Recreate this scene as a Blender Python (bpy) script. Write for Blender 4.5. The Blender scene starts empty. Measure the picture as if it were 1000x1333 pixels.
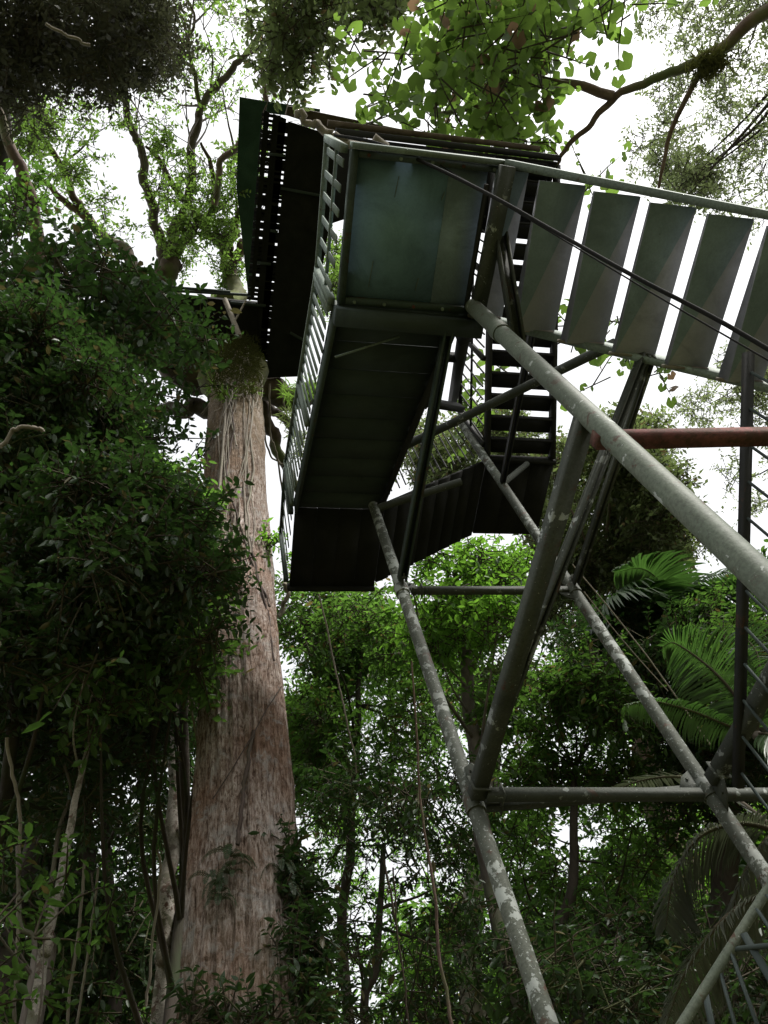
import bpy, math, random
import numpy as np
from mathutils import Vector, Matrix
R = math.radians
EXPO = 2.4
rng = np.random.default_rng(11)
random.seed(5)
sc = bpy.context.scene
COL = sc.collection

# ------------------------------------------------------------------ camera frame
F = 1037.0
PX, PY = 500.0, 666.5
CAMZ = 1.6
_z = np.array([298.0-PX, -(100.0-PY), F]); _z /= np.linalg.norm(_z)
_f = np.array([0, 0, 1.0]); _y = _f-_f.dot(_z)*_z; _y /= np.linalg.norm(_y)
_x = np.cross(_y, _z)
if _x[0] < 0: _x = -_x
RIGHT = np.array([_x[0], _y[0], _z[0]]); UP = np.array([_x[1], _y[1], _z[1]]); FWD = np.array([_x[2], _y[2], _z[2]])
CAM = np.array([0, 0, CAMZ])
def ray(x, y):
    v = (x-PX)*RIGHT-(y-PY)*UP+F*FWD
    return v/np.linalg.norm(v)
def PD(x, y, d): return CAM+ray(x, y)*d                 # point at distance d from the viewpoint
def PR(x, y, rho):                                      # point at horizontal distance rho
    r = ray(x, y); return CAM+r*rho/math.hypot(r[0], r[1])
T = R(23.9)
U = np.array([math.cos(T), math.sin(T), 0]); V = np.array([-math.sin(T), math.cos(T), 0]); ZZ = np.array([0, 0, 1.0])
def W(u, v, h): return U*u+V*v+ZZ*(CAMZ+h)              # tower coordinates, h above eye height
def nrm(a): return a/np.maximum(np.linalg.norm(a, axis=-1, keepdims=True), 1e-9)

# ------------------------------------------------------------------ mesh builder
class MB:
    def __init__(s): s.v = []; s.f = []; s.n = 0; s.mi = []
    def add(s, v, faces, mi=0):
        v = np.asarray(v, float).reshape(-1, 3)
        s.v.append(v)
        if isinstance(faces, np.ndarray): s.f.append(faces+s.n); s.mi.append(np.full(len(faces), mi))
        else:
            for f in faces: s.f.append(np.array([f])+s.n); s.mi.append(np.array([mi]))
        s.n += len(v)
        return s
    def build(s, name, mats, parent=None, smooth=False):
        me = bpy.data.meshes.new(name)
        v = np.concatenate(s.v)
        if parent is not None:
            q = parent
            while q is not None: v = v-np.array(q.location); q = q.parent
        elif getattr(s, 'org', None) is not None: v = v-s.org
        tot = np.concatenate([np.full(len(f), f.shape[1]) for f in s.f])
        idx = np.concatenate([f.ravel() for f in s.f])
        start = np.concatenate([[0], np.cumsum(tot)[:-1]])
        me.vertices.add(len(v)); me.vertices.foreach_set('co', v.ravel())
        me.loops.add(len(idx)); me.loops.foreach_set('vertex_index', idx.astype(np.int32))
        me.polygons.add(len(tot)); me.polygons.foreach_set('loop_start', start.astype(np.int32)); me.polygons.foreach_set('loop_total', tot.astype(np.int32))
        me.polygons.foreach_set('material_index', np.concatenate(s.mi).astype(np.int32))
        if smooth: me.polygons.foreach_set('use_smooth', np.ones(len(tot), bool))
        me.update(calc_edges=True); me.validate()
        for m in (mats if isinstance(mats, (list, tuple)) else [mats]): me.materials.append(m)
        o = bpy.data.objects.new(name, me); COL.objects.link(o)
        if parent is not None: o.parent = parent
        elif getattr(s, 'org', None) is not None: o.location = s.org
        return o
BOXF = np.array([[0, 3, 2, 1], [4, 5, 6, 7], [0, 1, 5, 4], [1, 2, 6, 5], [2, 3, 7, 6], [3, 0, 4, 7]])
def hexa(mb, p8, mi=0): mb.add(np.array(p8), BOXF, mi)
def boxuv(mb, u0, u1, v0, v1, h0, h1, mi=0):
    hexa(mb, [W(u0, v0, h0), W(u1, v0, h0), W(u1, v1, h0), W(u0, v1, h0), W(u0, v0, h1), W(u1, v0, h1), W(u1, v1, h1), W(u0, v1, h1)], mi)
def beam(mb, a, b, w, h, up=ZZ, mi=0):
    a = np.asarray(a, float); b = np.asarray(b, float)
    d = nrm(b-a); s = np.cross(d, up)
    if np.linalg.norm(s) < 1e-3: s = np.cross(d, V)
    s = nrm(s); t = np.cross(s, d)
    q = []
    for p in (a, b):
        for (i, j) in ((-1, -1), (1, -1), (1, 1), (-1, 1)): q.append(p+s*i*w/2+t*j*h/2)
    mb.add(np.array(q), np.array([[0, 1, 2, 3], [7, 6, 5, 4], [0, 4, 5, 1], [1, 5, 6, 2], [2, 6, 7, 3], [3, 7, 4, 0]]), mi)
def channel(mb, a, b, w, h, t=0.012, up=ZZ):
    a = np.asarray(a, float); b = np.asarray(b, float)
    d = nrm(b-a); s = nrm(np.cross(d, up)); q = np.cross(s, d)
    beam(mb, a+q*(h/2-t/2), b+q*(h/2-t/2), w, t, up)
    beam(mb, a+s*(w/2-t/2)-q*t/2, b+s*(w/2-t/2)-q*t/2, t, h-t-.003, up)
    beam(mb, a-s*(w/2-t/2)-q*t/2, b-s*(w/2-t/2)-q*t/2, t, h-t-.003, up)
def crom(pts, n=6):
    P = np.array(pts, float)
    if len(P) < 3: 
        t = np.linspace(0, 1, n+1)[:, None]; return P[0]*(1-t)+P[-1]*t
    Q = np.vstack([2*P[0]-P[1], P, 2*P[-1]-P[-2]]); out = []
    for i in range(1, len(Q)-2):
        p0, p1, p2, p3 = Q[i-1:i+3]
        for k in range(n):
            t = k/n
            out.append(.5*((2*p1)+(-p0+p2)*t+(2*p0-5*p1+4*p2-p3)*t*t+(-p0+3*p1-3*p2+p3)*t**3))
    out.append(P[-1]); return np.array(out)
def tube(mb, pts, rad, sides=8, n=6, wig=0.0, mi=0, caps=True, raw=False):
    P = np.array(pts, float) if raw else crom(pts, n)
    m = len(P)
    rad = np.atleast_1d(np.asarray(rad, float))
    r = np.interp(np.linspace(0, 1, m), np.linspace(0, 1, len(rad)), rad) if len(rad) > 1 else np.full(m, rad[0])
    if wig:
        w = rng.normal(size=(m, 3)); w[0] = 0
        w = (w+np.roll(w, 1, 0)+np.roll(w, -1, 0))/2
        P = P+w*wig*r[:, None]
    d = nrm(np.gradient(P, axis=0))
    ref = np.array([0.3, 0.2, 1.0]) if abs(d[:, 2]).mean() < .8 else np.array([1.0, .1, .1])
    s = nrm(np.cross(d, ref)); t = np.cross(s, d)
    a = np.linspace(0, 2*np.pi, sides, endpoint=False)
    rr = r[:, None]*(1+(rng.normal(size=(m, sides))*.05*min(1, wig) if wig else 0))
    ring = P[:, None, :]+rr[..., None]*(np.cos(a)[None, :, None]*s[:, None, :]+np.sin(a)[None, :, None]*t[:, None, :])
    i = np.arange(m-1)[:, None]*sides; j = np.arange(sides)[None, :]; j2 = (j+1) % sides
    f = np.stack([i+j, i+j2, i+sides+j2, i+sides+j], -1).reshape(-1, 4)
    mb.add(ring.reshape(-1, 3), f, mi)
    if caps:
        mb.add(ring[0], [list(range(sides))[::-1]], mi); mb.add(ring[-1], [list(range(sides))], mi)
    return P

# ------------------------------------------------------------------ things
def tag(o, label, cat=None, group=None, kind=None):
    if label: o['label'] = label
    if cat: o['category'] = cat
    if group: o['group'] = group
    if kind: o['kind'] = kind
    return o
def thing(name, label, cat, loc, group=None):
    o = bpy.data.objects.new(name, None); COL.objects.link(o); o.location = [float(c) for c in loc]
    o.empty_display_size = .2
    return tag(o, label, cat, group)

# ------------------------------------------------------------------ materials
def mat(name):
    m = bpy.data.materials.new(name); m.use_nodes = True
    nt = m.node_tree; nt.nodes.clear()
    out = nt.nodes.new('ShaderNodeOutputMaterial')
    return m, nt, out
def N(nt, t, **k):
    n = nt.nodes.new(t)
    for a, b in k.items(): setattr(n, a, b)
    return n
def ramp(nt, src, stops):
    r = N(nt, 'ShaderNodeValToRGB'); e = r.color_ramp.elements
    e[0].position, e[0].color = stops[0][0], (*stops[0][1], 1); e[1].position, e[1].color = stops[-1][0], (*stops[-1][1], 1)
    for p, c in stops[1:-1]:
        q = e.new(p); q.color = (*c, 1)
    nt.links.new(src, r.inputs[0]); return r.outputs[0]
def g(v): return (v, v, v)
def noise(nt, scale, detail=4, rough=.6, vec=None, dist=0):
    n = N(nt, 'ShaderNodeTexNoise'); n.inputs['Scale'].default_value = scale; n.inputs['Detail'].default_value = detail; n.inputs['Roughness'].default_value = rough; n.inputs['Distortion'].default_value = dist
    if vec: nt.links.new(vec, n.inputs['Vector'])
    return n.outputs['Fac']
def mix(nt, fac, a, b):
    m = N(nt, 'ShaderNodeMix', data_type='RGBA')
    for sck, v in ((m.inputs['Factor'], fac), (m.inputs['A'], a), (m.inputs['B'], b)):
        if isinstance(v, bpy.types.NodeSocket): nt.links.new(v, sck)
        else: sck.default_value = (*v, 1) if isinstance(v, tuple) else v
    return m.outputs['Result']
def coords(nt): return N(nt, 'ShaderNodeTexCoord').outputs['Object']
def stretch(nt, vec, s):
    m = N(nt, 'ShaderNodeMapping'); m.inputs['Scale'].default_value = s; nt.links.new(vec, m.inputs['Vector']); return m.outputs['Vector']
def bump(nt, h, strength, dist=.02):
    b = N(nt, 'ShaderNodeBump'); b.inputs['Strength'].default_value = strength; b.inputs['Distance'].default_value = dist; nt.links.new(h, b.inputs['Height']); return b.outputs['Normal']
def principled(nt, out, col, rough, normal=None, spec=.4):
    p = N(nt, 'ShaderNodeBsdfPrincipled')
    if isinstance(col, tuple): p.inputs['Base Color'].default_value = (*col, 1)
    else: nt.links.new(col, p.inputs['Base Color'])
    if isinstance(rough, float): p.inputs['Roughness'].default_value = rough
    else: nt.links.new(rough, p.inputs['Roughness'])
    p.inputs['Specular IOR Level'].default_value = spec
    if normal: nt.links.new(normal, p.inputs['Normal'])
    nt.links.new(p.outputs[0], out.inputs[0]); return p

def paint_mat(name, base, base2, rust=.5, lichen=.6, rough=.55, lcol=(.42, .45, .42), dk=.45):
    m, nt, out = mat(name); c = coords(nt)
    n1 = noise(nt, 3.5, 5, .6, c); n2 = noise(nt, 22, 5, .65, c); n3 = noise(nt, 9, 6, .7, c, .4)
    col = mix(nt, ramp(nt, n1, [(.35, g(0)), (.65, g(1))]), base, base2)
    rustc = mix(nt, n2, (.11, .05, .03), (.06, .035, .025))
    col = mix(nt, ramp(nt, n3, [(rust, g(0)), (rust+.06, g(1))]), col, rustc)
    n5 = noise(nt, 11, 7, .62, c, .25); n6 = noise(nt, 55, 3, .6, c)
    n8 = noise(nt, 2.3, 3, .5, c); ad = N(nt, 'ShaderNodeMath', operation='MULTIPLY_ADD'); nt.links.new(n8, ad.inputs[0]); ad.inputs[1].default_value = .35; nt.links.new(n5, ad.inputs[2])
    lf = ramp(nt, ad.outputs[0], [(lichen+.175, g(0)), (lichen+.195, g(.85))])
    l2 = ramp(nt, n6, [(lichen+.06, g(0)), (lichen+.08, g(.7))])
    mx = N(nt, 'ShaderNodeMath', operation='MAXIMUM'); nt.links.new(lf, mx.inputs[0]); nt.links.new(l2, mx.inputs[1]); lf = mx.outputs[0]
    dirt = noise(nt, 70, 4, .7, c); col = mix(nt, ramp(nt, dirt, [(.35, g(dk)), (.6, g(0))]), col, (.02, .022, .016))
    stn = noise(nt, 2.2, 6, .72, c, .8); col = mix(nt, ramp(nt, stn, [(.50, g(0)), (.68, g(.55))]), col, tuple(x*.35 for x in base))
    col = mix(nt, lf, col, mix(nt, n2, lcol, tuple(x*.7 for x in lcol)))
    n7 = noise(nt, 1.7, 4, .6, c)
    col = mix(nt, ramp(nt, n7, [(.42, g(.5)), (.62, g(0))]), col, tuple(x*.45 for x in base2))
    principled(nt, out, col, rough+.14, bump(nt, n2, .5*min(1, dk*2.2), .006), .22)
    return m
M = {}
M['leg_paint'] = paint_mat('lichened_pipe_paint', (.075, .085, .068), (.11, .12, .095), .57, .56)
M['leg_near'] = paint_mat('near_pipe_paint', (.12, .15, .11), (.15, .17, .13), .58, .64, .5, (.5, .53, .5))
M['steel'] = paint_mat('weathered_beam_paint', (.055, .064, .052), (.078, .085, .068), .60, .62)
M['steel_clean'] = paint_mat('dark_green_steel', (.045, .075, .062), (.07, .09, .075), .58, .9)
M['rust'] = paint_mat('rusty_steel', (.19, .062, .055), (.12, .055, .045), .5, .95, .75)
M['black_steel'] = paint_mat('dark_steel', (.022, .024, .024), (.035, .034, .032), .62, .95)
M['rail'] = paint_mat('pale_green_rail_paint', (.25, .31, .26), (.17, .21, .18), .62, .85)
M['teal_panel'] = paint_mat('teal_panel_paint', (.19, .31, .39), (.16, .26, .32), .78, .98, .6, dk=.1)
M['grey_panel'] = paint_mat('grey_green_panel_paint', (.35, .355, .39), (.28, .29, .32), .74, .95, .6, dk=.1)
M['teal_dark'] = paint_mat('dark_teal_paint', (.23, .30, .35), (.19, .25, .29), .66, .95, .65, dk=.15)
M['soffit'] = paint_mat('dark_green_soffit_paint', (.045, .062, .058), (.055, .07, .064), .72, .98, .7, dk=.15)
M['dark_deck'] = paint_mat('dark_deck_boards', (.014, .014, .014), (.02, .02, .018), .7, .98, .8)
M['cable'] = paint_mat('black_cable_rubber', (.008, .008, .008), (.012, .011, .010), .7, .98, .8)
M['roof'] = paint_mat('green_roof_sheet', (.03, .085, .06), (.05, .11, .075), .72, .9, .5)
def wood(name, a, b, c3):
    m, nt, out = mat(name); c = coords(nt)
    n = noise(nt, 6, 6, .65, stretch(nt, c, (1, 1, .25))); n2 = noise(nt, 1.3, 3, .5, c)
    col = mix(nt, ramp(nt, n, [(.35, g(0)), (.65, g(1))]), a, b)
    col = mix(nt, ramp(nt, n2, [(.52, g(0)), (.68, g(1))]), col, c3)
    principled(nt, out, col, .85, bump(nt, n, .6, .03), .2); return m
M['bark_grey'] = wood('grey_bark', (.16, .14, .12), (.09, .075, .065), (.10, .12, .06))
M['bark_dark'] = wood('dark_bark', (.06, .05, .04), (.035, .028, .022), (.04, .05, .025))
M['bark_pale'] = wood('pale_bark', (.30, .27, .23), (.12, .10, .085), (.14, .15, .09))
M['bark_mottled'] = paint_mat('mottled_pale_bark', (.30, .27, .23), (.42, .39, .34), .50, .56, .85, (.10, .10, .06))
M['bark_pink'] = wood('brown_pink_bark', (.22, .16, .13), (.11, .075, .065), (.12, .15, .07))
M['bark_moss'] = wood('mossy_bark', (.14, .11, .085), (.08, .06, .045), (.12, .17, .05))
M['moss'] = wood('moss', (.10, .10, .035), (.055, .06, .022), (.13, .16, .04))
M['vine'] = wood('pale_vine', (.26, .23, .19), (.16, .14, .11), (.20, .19, .14))
M['vine_dark'] = wood('brown_vine', (.08, .06, .05), (.05, .035, .03), (.07, .06, .04))
def kapok_bark():
    m, nt, out = mat('big_trunk_bark'); c = coords(nt)
    st = stretch(nt, c, (1, 1, .14))
    f1 = noise(nt, 60, 8, .75, stretch(nt, c, (1, 1, .10)), .3); f2 = noise(nt, 26, 8, .8, stretch(nt, c, (1, 1, .35)), .8); fa = N(nt, 'ShaderNodeMath', operation='MULTIPLY_ADD'); nt.links.new(f2, fa.inputs[0]); fa.inputs[1].default_value = .55
    fb = N(nt, 'ShaderNodeMath', operation='MULTIPLY'); nt.links.new(f1, fb.inputs[0]); fb.inputs[1].default_value = .45; nt.links.new(fb.outputs[0], fa.inputs[2]); fine = fa.outputs[0]; mid = noise(nt, 7, 4, .6, stretch(nt, c, (1, 1, .16)), .5)
    big = noise(nt, 1.3, 5, .65, c); bl = noise(nt, 3.2, 5, .75, c, .4); cross = noise(nt, 30, 3, .6, stretch(nt, c, (.35, .35, 1)))
    col = ramp(nt, fine, [(.41, (.05, .028, .018)), (.47, (.25, .18, .14)), (.53, (.52, .43, .375)), (.62, (.80, .74, .70))])
    col = mix(nt, ramp(nt, big, [(.42, g(0)), (.62, g(.75))]), col, ramp(nt, fine, [(.38, (.07, .03, .015)), (.6, (.42, .24, .15))]))
    pale = ramp(nt, fine, [(.36, (.12, .10, .09)), (.52, (.50, .46, .43)), (.7, (.68, .64, .60))])
    col = mix(nt, ramp(nt, bl, [(.54, g(0)), (.62, g(.8))]), col, pale)
    sx = N(nt, 'ShaderNodeSeparateXYZ'); nt.links.new(c, sx.inputs[0])
    top = N(nt, 'ShaderNodeMapRange'); top.inputs[1].default_value = 10.5; top.inputs[2].default_value = 16; nt.links.new(sx.outputs['Z'], top.inputs[0])
    mm = N(nt, 'ShaderNodeMath', operation='MULTIPLY'); nt.links.new(top.outputs[0], mm.inputs[0]); nt.links.new(ramp(nt, big, [(.3, g(.2)), (.6, g(1))]), mm.inputs[1])
    col = mix(nt, mm.outputs[0], col, mix(nt, fine, (.10, .075, .03), (.24, .20, .10)))
    bot = N(nt, 'ShaderNodeMapRange'); bot.inputs[1].default_value = 5.6; bot.inputs[2].default_value = 3.6; nt.links.new(sx.outputs['Z'], bot.inputs[0])
    m2 = N(nt, 'ShaderNodeMath', operation='MULTIPLY'); nt.links.new(bot.outputs[0], m2.inputs[0]); nt.links.new(ramp(nt, mid, [(.36, g(.15)), (.56, g(.95))]), m2.inputs[1])
    col = mix(nt, m2.outputs[0], col, mix(nt, bl, (.07, .05, .045), (.10, .13, .05)))
    h = N(nt, 'ShaderNodeMath', operation='ADD'); nt.links.new(fine, h.inputs[0]); nt.links.new(mid, h.inputs[1])
    h2 = N(nt, 'ShaderNodeMath', operation='MULTIPLY_ADD'); nt.links.new(cross, h2.inputs[0]); h2.inputs[1].default_value = .35; nt.links.new(h.outputs[0], h2.inputs[2])
    principled(nt, out, col, .85, bump(nt, h2.outputs[0], 1.0, .09), .2); return m
M['kapok'] = kapok_bark()
def leaf_mat(name, a, b, tr, trw=.45, rough=.42, odd=None):
    m, nt, out = mat(name)
    geo = N(nt, 'ShaderNodeNewGeometry'); rnd = geo.outputs['Random Per Island']
    c = coords(nt); big = noise(nt, .7, 2, .5, c)
    k = mix(nt, rnd, a, b)
    k = mix(nt, ramp(nt, big, [(.38, g(0)), (.62, g(.6))]), k, b)
    t = mix(nt, rnd, tr, tuple(x*.55 for x in tr))
    if odd:
        q = ramp(nt, rnd, [(.955, g(0)), (.965, g(1))]); k = mix(nt, q, k, odd); t = mix(nt, q, t, tuple(x*1.5 for x in odd))
    p = N(nt, 'ShaderNodeBsdfPrincipled'); nt.links.new(k, p.inputs['Base Color']); p.inputs['Roughness'].default_value = rough; p.inputs['Specular IOR Level'].default_value = .5
    tl = N(nt, 'ShaderNodeBsdfTranslucent'); nt.links.new(t, tl.inputs['Color'])
    ms = N(nt, 'ShaderNodeMixShader'); ms.inputs[0].default_value = trw
    nt.links.new(p.outputs[0], ms.inputs[1]); nt.links.new(tl.outputs[0], ms.inputs[2]); nt.links.new(ms.outputs[0], out.inputs[0])
    return m
M['leaf_dark'] = leaf_mat('dark_glossy_leaves', (.018, .036, .012), (.028, .055, .017), (.06, .14, .025), .30, .48, (.08, .07, .025))
M['leaf_mid'] = leaf_mat('green_leaves', (.03, .062, .016), (.05, .09, .024), (.17, .36, .05), .48, .4, (.12, .10, .03))
M['leaf_bright'] = leaf_mat('bright_green_leaves', (.04, .085, .018), (.06, .12, .024), (.24, .52, .05), .52, .45)
M['leaf_moss'] = leaf_mat('mossy_tufts', (.06, .10, .025), (.10, .13, .04), (.26, .46, .07), .5, .6)
M['moss_tuft'] = leaf_mat('moss_tufts', (.03, .032, .012), (.07, .075, .02), (.08, .09, .02), .25, .8)
M['leaf_lobed'] = leaf_mat('lobed_leaves', (.055, .09, .028), (.08, .12, .04), (.22, .38, .055), .46, .6, (.14, .09, .05))
M['leaf_olive'] = leaf_mat('olive_canopy_leaves', (.06, .075, .034), (.08, .095, .04), (.19, .26, .08), .46, .5, (.12, .09, .04))
M['leaf_airy'] = leaf_mat('airy_high_leaves', (.08, .085, .05), (.11, .12, .05), (.28, .36, .14), .5, .5)
M['leaf_purple'] = leaf_mat('dusky_canopy_leaves', (.032, .034, .024), (.045, .045, .028), (.09, .10, .05), .35, .5)
M['palm'] = leaf_mat('palm_leaflets', (.022, .046, .016), (.038, .07, .024), (.08, .19, .03), .38, .4)
M['palm_dark'] = leaf_mat('dull_palm_leaflets', (.05, .06, .042), (.08, .085, .065), (.08, .10, .05), .25, .4)
M['stem'] = wood('twig_stems', (.07, .06, .035), (.05, .04, .03), (.08, .09, .04))

# ------------------------------------------------------------------ leaves
NLEAF = [0]
def leaf_geo(P, D, Nn, L, Wd, kind):
    """P base, D direction, Nn normal (n,3); L, Wd (n,)"""
    S = nrm(np.cross(D, Nn)); Nn = np.cross(S, D)
    L = L[:, None]; w = Wd[:, None]; n = len(P); NLEAF[0] += n
    if kind == 'rhomb':
        v = np.stack([P, P+D*L*.42+S*w*.5+Nn*L*.05, P+D*L-Nn*L*.12, P+D*L*.42-S*w*.5+Nn*L*.05], 1)
        f = np.arange(n)[:, None]*4+np.array([0, 1, 2, 3])
        return v.reshape(-1, 3), f
    if kind == 'oval':
        v = np.stack([P, P+D*L*.28+S*w*.42+Nn*w*.12, P+D*L*.62+S*w*.44+Nn*w*.08-Nn*L*.05, P+D*L-Nn*L*.18, P+D*L*.62-S*w*.44+Nn*w*.08-Nn*L*.05, P+D*L*.28-S*w*.42+Nn*w*.12], 1)
        b = np.arange(n)[:, None]*6
        f = np.concatenate([b+np.array([0, 1, 2, 3]), b+np.array([0, 3, 4, 5])])
        return v.reshape(-1, 3), f
    if kind == 'lobed':
        k = 18; ang = np.linspace(-np.pi*.9, np.pi*.9, k)
        rad = .74+.26*np.abs(np.cos(ang*2.4))**.7; rad[0] = rad[-1] = .55
        c = P+D*L*.45
        ring = c[:, None, :]+(np.cos(ang)*rad)[None, :, None]*D[:, None, :]*L[:, None]*.55+(np.sin(ang)*rad)[None, :, None]*S[:, None, :]*w[:, None]*.55-Nn[:, None, :]*L[:, None]*(.13*rad**2)[None, :, None]
        v = np.concatenate([c[:, None, :], ring], 1)
        b = np.arange(n)[:, None]*(k+1)
        f = np.concatenate([b+np.array([0, 1+i, 2+i]) for i in range(k-1)])
        return v.reshape(-1, 3), f
def crown(mb, blobs, L, wr=.42, lai=2.2, kind='oval', per=9, twig=.45, stem=True, flat=.35, droop=.25):
    """blobs: list of (centre, radius[, density factor]); leaves grow along short twigs in each blob"""
    for b in blobs:
        c, r = b[0], b[1]; k = b[2] if len(b) > 2 else 1
        nl = lai*k*math.pi*r*r/(.33*L*L*wr)
        nt_ = max(2, int(nl/per))
        q = nrm(rng.normal(size=(nt_, 3)))*(rng.random((nt_, 1))**.45)
        q[:, 2] *= .75
        root = c+q*r
        d = nrm(q*1.0+rng.normal(size=(nt_, 3))*.55+np.array([0, 0, .15]))
        tl = twig*(.6+.8*rng.random(nt_))
        t = (np.arange(per)+.5)/per
        t = t[None, :]*np.ones((nt_, 1))+rng.normal(size=(nt_, per))*.03
        side = nrm(np.cross(d, nrm(rng.normal(size=(nt_, 3))*.4+np.array([0, 0, 1]))))
        sg = np.where(np.arange(per) % 2 == 0, 1, -1)[None, :, None]
        P = root[:, None, :]+d[:, None, :]*(t*tl[:, None])[..., None]-np.array([0, 0, 1])*(t**2*tl[:, None]*droop)[..., None]
        D = nrm(d[:, None, :]*.55+side[:, None, :]*sg*.9+rng.normal(size=(nt_, per, 3))*.28-np.array([0, 0, droop]))
        Nn = nrm(rng.normal(size=(nt_, per, 3))*flat+np.array([0, 0, 1])+nrm(rng.normal(size=(nt_, 1, 3)))*.35)
        Ls = L*(.45+.9*rng.random((nt_, per)))*(.8+.4*rng.random((nt_, 1)))
        v, f = leaf_geo(P.reshape(-1, 3), D.reshape(-1, 3), Nn.reshape(-1, 3), Ls.ravel(), Ls.ravel()*wr*(.8+.4*rng.random(nt_*per)), kind)
        mb.add(v, f, 0)
        if stem:
            a = root-d*tl[:, None]*.4; e = root+d*tl[:, None]*.95-np.array([0, 0, 1])*(tl*droop*.9)[:, None]
            mm = root+d*tl[:, None]*.4-np.array([0, 0, 1])*(tl*droop*.16)[:, None]
            w_ = .004+.0006*L*100
            s1 = side*w_; s2 = nrm(np.cross(d, side))*w_
            vv = np.stack([a+s1, a-s1*.5+s2*.8, a-s1*.5-s2*.8, mm+s1*.7, mm-s1*.4+s2*.5, mm-s1*.4-s2*.5, e], 1)
            bb = np.arange(nt_)[:, None]*7
            f4 = np.concatenate([bb+np.array(x) for x in ([0, 1, 4, 3], [1, 2, 5, 4], [2, 0, 3, 5])])
            f3 = np.concatenate([bb+np.array(x) for x in ([3, 4, 6], [4, 5, 6], [5, 3, 6])])
            n0 = mb.n
            mb.add(vv.reshape(-1, 3), f4, 1)
            mb.f.append(f3+n0); mb.mi.append(np.full(len(f3), 1))
def inside(poly, x, y):
    c = False; j = len(poly)-1
    for i in range(len(poly)):
        xi, yi = poly[i]; xj, yj = poly[j]
        if (yi > y) != (yj > y) and x < (xj-xi)*(y-yi)/(yj-yi)+xi: c = not c
        j = i
    return c
def region(poly, d0, d1, n, rpx, holes=(), k=1):
    xs = [p[0] for p in poly]; ys = [p[1] for p in poly]; out = []; tries = 0
    while len(out) < n and tries < n*60:
        tries += 1
        x = rng.uniform(min(xs), max(xs)); y = rng.uniform(min(ys), max(ys))
        if not inside(poly, x, y): continue
        rp = rng.uniform(*rpx)
        if any(math.hypot(x-hx, y-hy) < hr+rp*.85 for hx, hy, hr in holes): continue
        d = rng.uniform(d0, d1)
        out.append((PD(x, y, d), rp*d/F, k*rng.uniform(.35, 1.65)))
    return out
def tree(name, label, cat, base, trunk_pts, trunk_r, bark, blobs, leafmat, L, group=None, limbs=(), limbn=10, sides=8, **kw):
    """thing > trunk, crown.  trunk_pts from the ground up; some blobs are joined to the trunk by limbs"""
    t = thing(name, label, cat, base, group)
    mb = MB(); P = tube(mb, trunk_pts, trunk_r, sides, 7, .25)
    rr = np.interp(np.linspace(0, 1, len(P)), np.linspace(0, 1, len(trunk_r)), trunk_r)
    for (pts, r) in limbs:
        Q = tube(mb, pts, r, 7, 6, .3); P = np.vstack([P, Q]); rr = np.concatenate([rr, np.interp(np.linspace(0, 1, len(Q)), np.linspace(0, 1, len(r)), r)])
    if blobs and limbn:
        sel = rng.choice(len(blobs), min(limbn, len(blobs)), replace=False)
        for i in sel:
            c = blobs[i][0]; hh = np.clip((c[2]-P[:, 2]), 0, None)
            k = int(np.argmin(np.linalg.norm(P-c, axis=1)+np.where(P[:, 2] > c[2]-.2*np.linalg.norm(P-c, axis=1), 3, 0)))
            a = P[k]; m = a*.45+c*.55+np.array([0, 0, -.08*np.linalg.norm(c-a)])+rng.normal(size=3)*.06*np.linalg.norm(c-a)
            r0 = min(rr[k]*.5, .012+.009*np.linalg.norm(c-a))
            tube(mb, [a, m, c], [r0, r0*.6, r0*.25], 6, 5, .3)
    mb.build('trunk', M[bark], t, True)
    if blobs:
        cb = MB(); crown(cb, blobs, L, **kw); cb.build('crown', [M[leafmat], M['stem']], t)
    return t
def gnd(x, y): return np.array([x, y, 0.0])

def PH(x, y, h):                                        # point on the sight line at height h above the eye
    r = ray(x, y); return CAM+r*h/r[2]
# ================================================================== camera, light
cam = bpy.data.cameras.new('camera'); co = bpy.data.objects.new('camera', cam); COL.objects.link(co)
cam.sensor_fit = 'VERTICAL'; cam.sensor_height = 36; cam.lens = 36*F/1333; cam.clip_start = .05; cam.clip_end = 2000
mw = Matrix.Identity(4)
for i in range(3):
    mw[i][0] = RIGHT[i]; mw[i][1] = UP[i]; mw[i][2] = -FWD[i]; mw[i][3] = CAM[i]
co.matrix_world = mw; sc.camera = co
SUN = np.array([math.sin(R(118))*math.cos(R(50)), math.cos(R(118))*math.cos(R(50)), math.sin(R(50))])
sun_el = math.asin(SUN[2]); sun_az = math.atan2(SUN[0], SUN[1])
w = bpy.data.worlds.new('World'); sc.world = w; w.use_nodes = True; nt = w.node_tree; nt.nodes.clear()
sky = nt.nodes.new('ShaderNodeTexSky'); sky.sky_type = 'NISHITA'; sky.sun_disc = False; sky.sun_elevation = sun_el; sky.sun_rotation = sun_az
sky.air_density = 1.0; sky.dust_density = 6.0; sky.ozone_density = 1.0
hs = nt.nodes.new('ShaderNodeHueSaturation'); hs.inputs['Saturation'].default_value = .22
bg = nt.nodes.new('ShaderNodeBackground'); bg.inputs['Strength'].default_value = .15
wo = nt.nodes.new('ShaderNodeOutputWorld')
ga = nt.nodes.new('ShaderNodeGamma'); ga.inputs[1].default_value = .42
nt.links.new(sky.outputs[0], hs.inputs['Color']); nt.links.new(hs.outputs[0], ga.inputs[0]); nt.links.new(ga.outputs[0], bg.inputs[0]); nt.links.new(bg.outputs[0], wo.inputs[0])
sl = bpy.data.lights.new('sun', 'SUN'); sl.energy = 1.1; sl.angle = R(12); sl.color = (1, .96, .9)
so = bpy.data.objects.new('sun', sl); COL.objects.link(so); so.rotation_euler = Vector(-SUN).to_track_quat('-Z', 'Y').to_euler(); so.location = (0, 0, 60)
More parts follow.
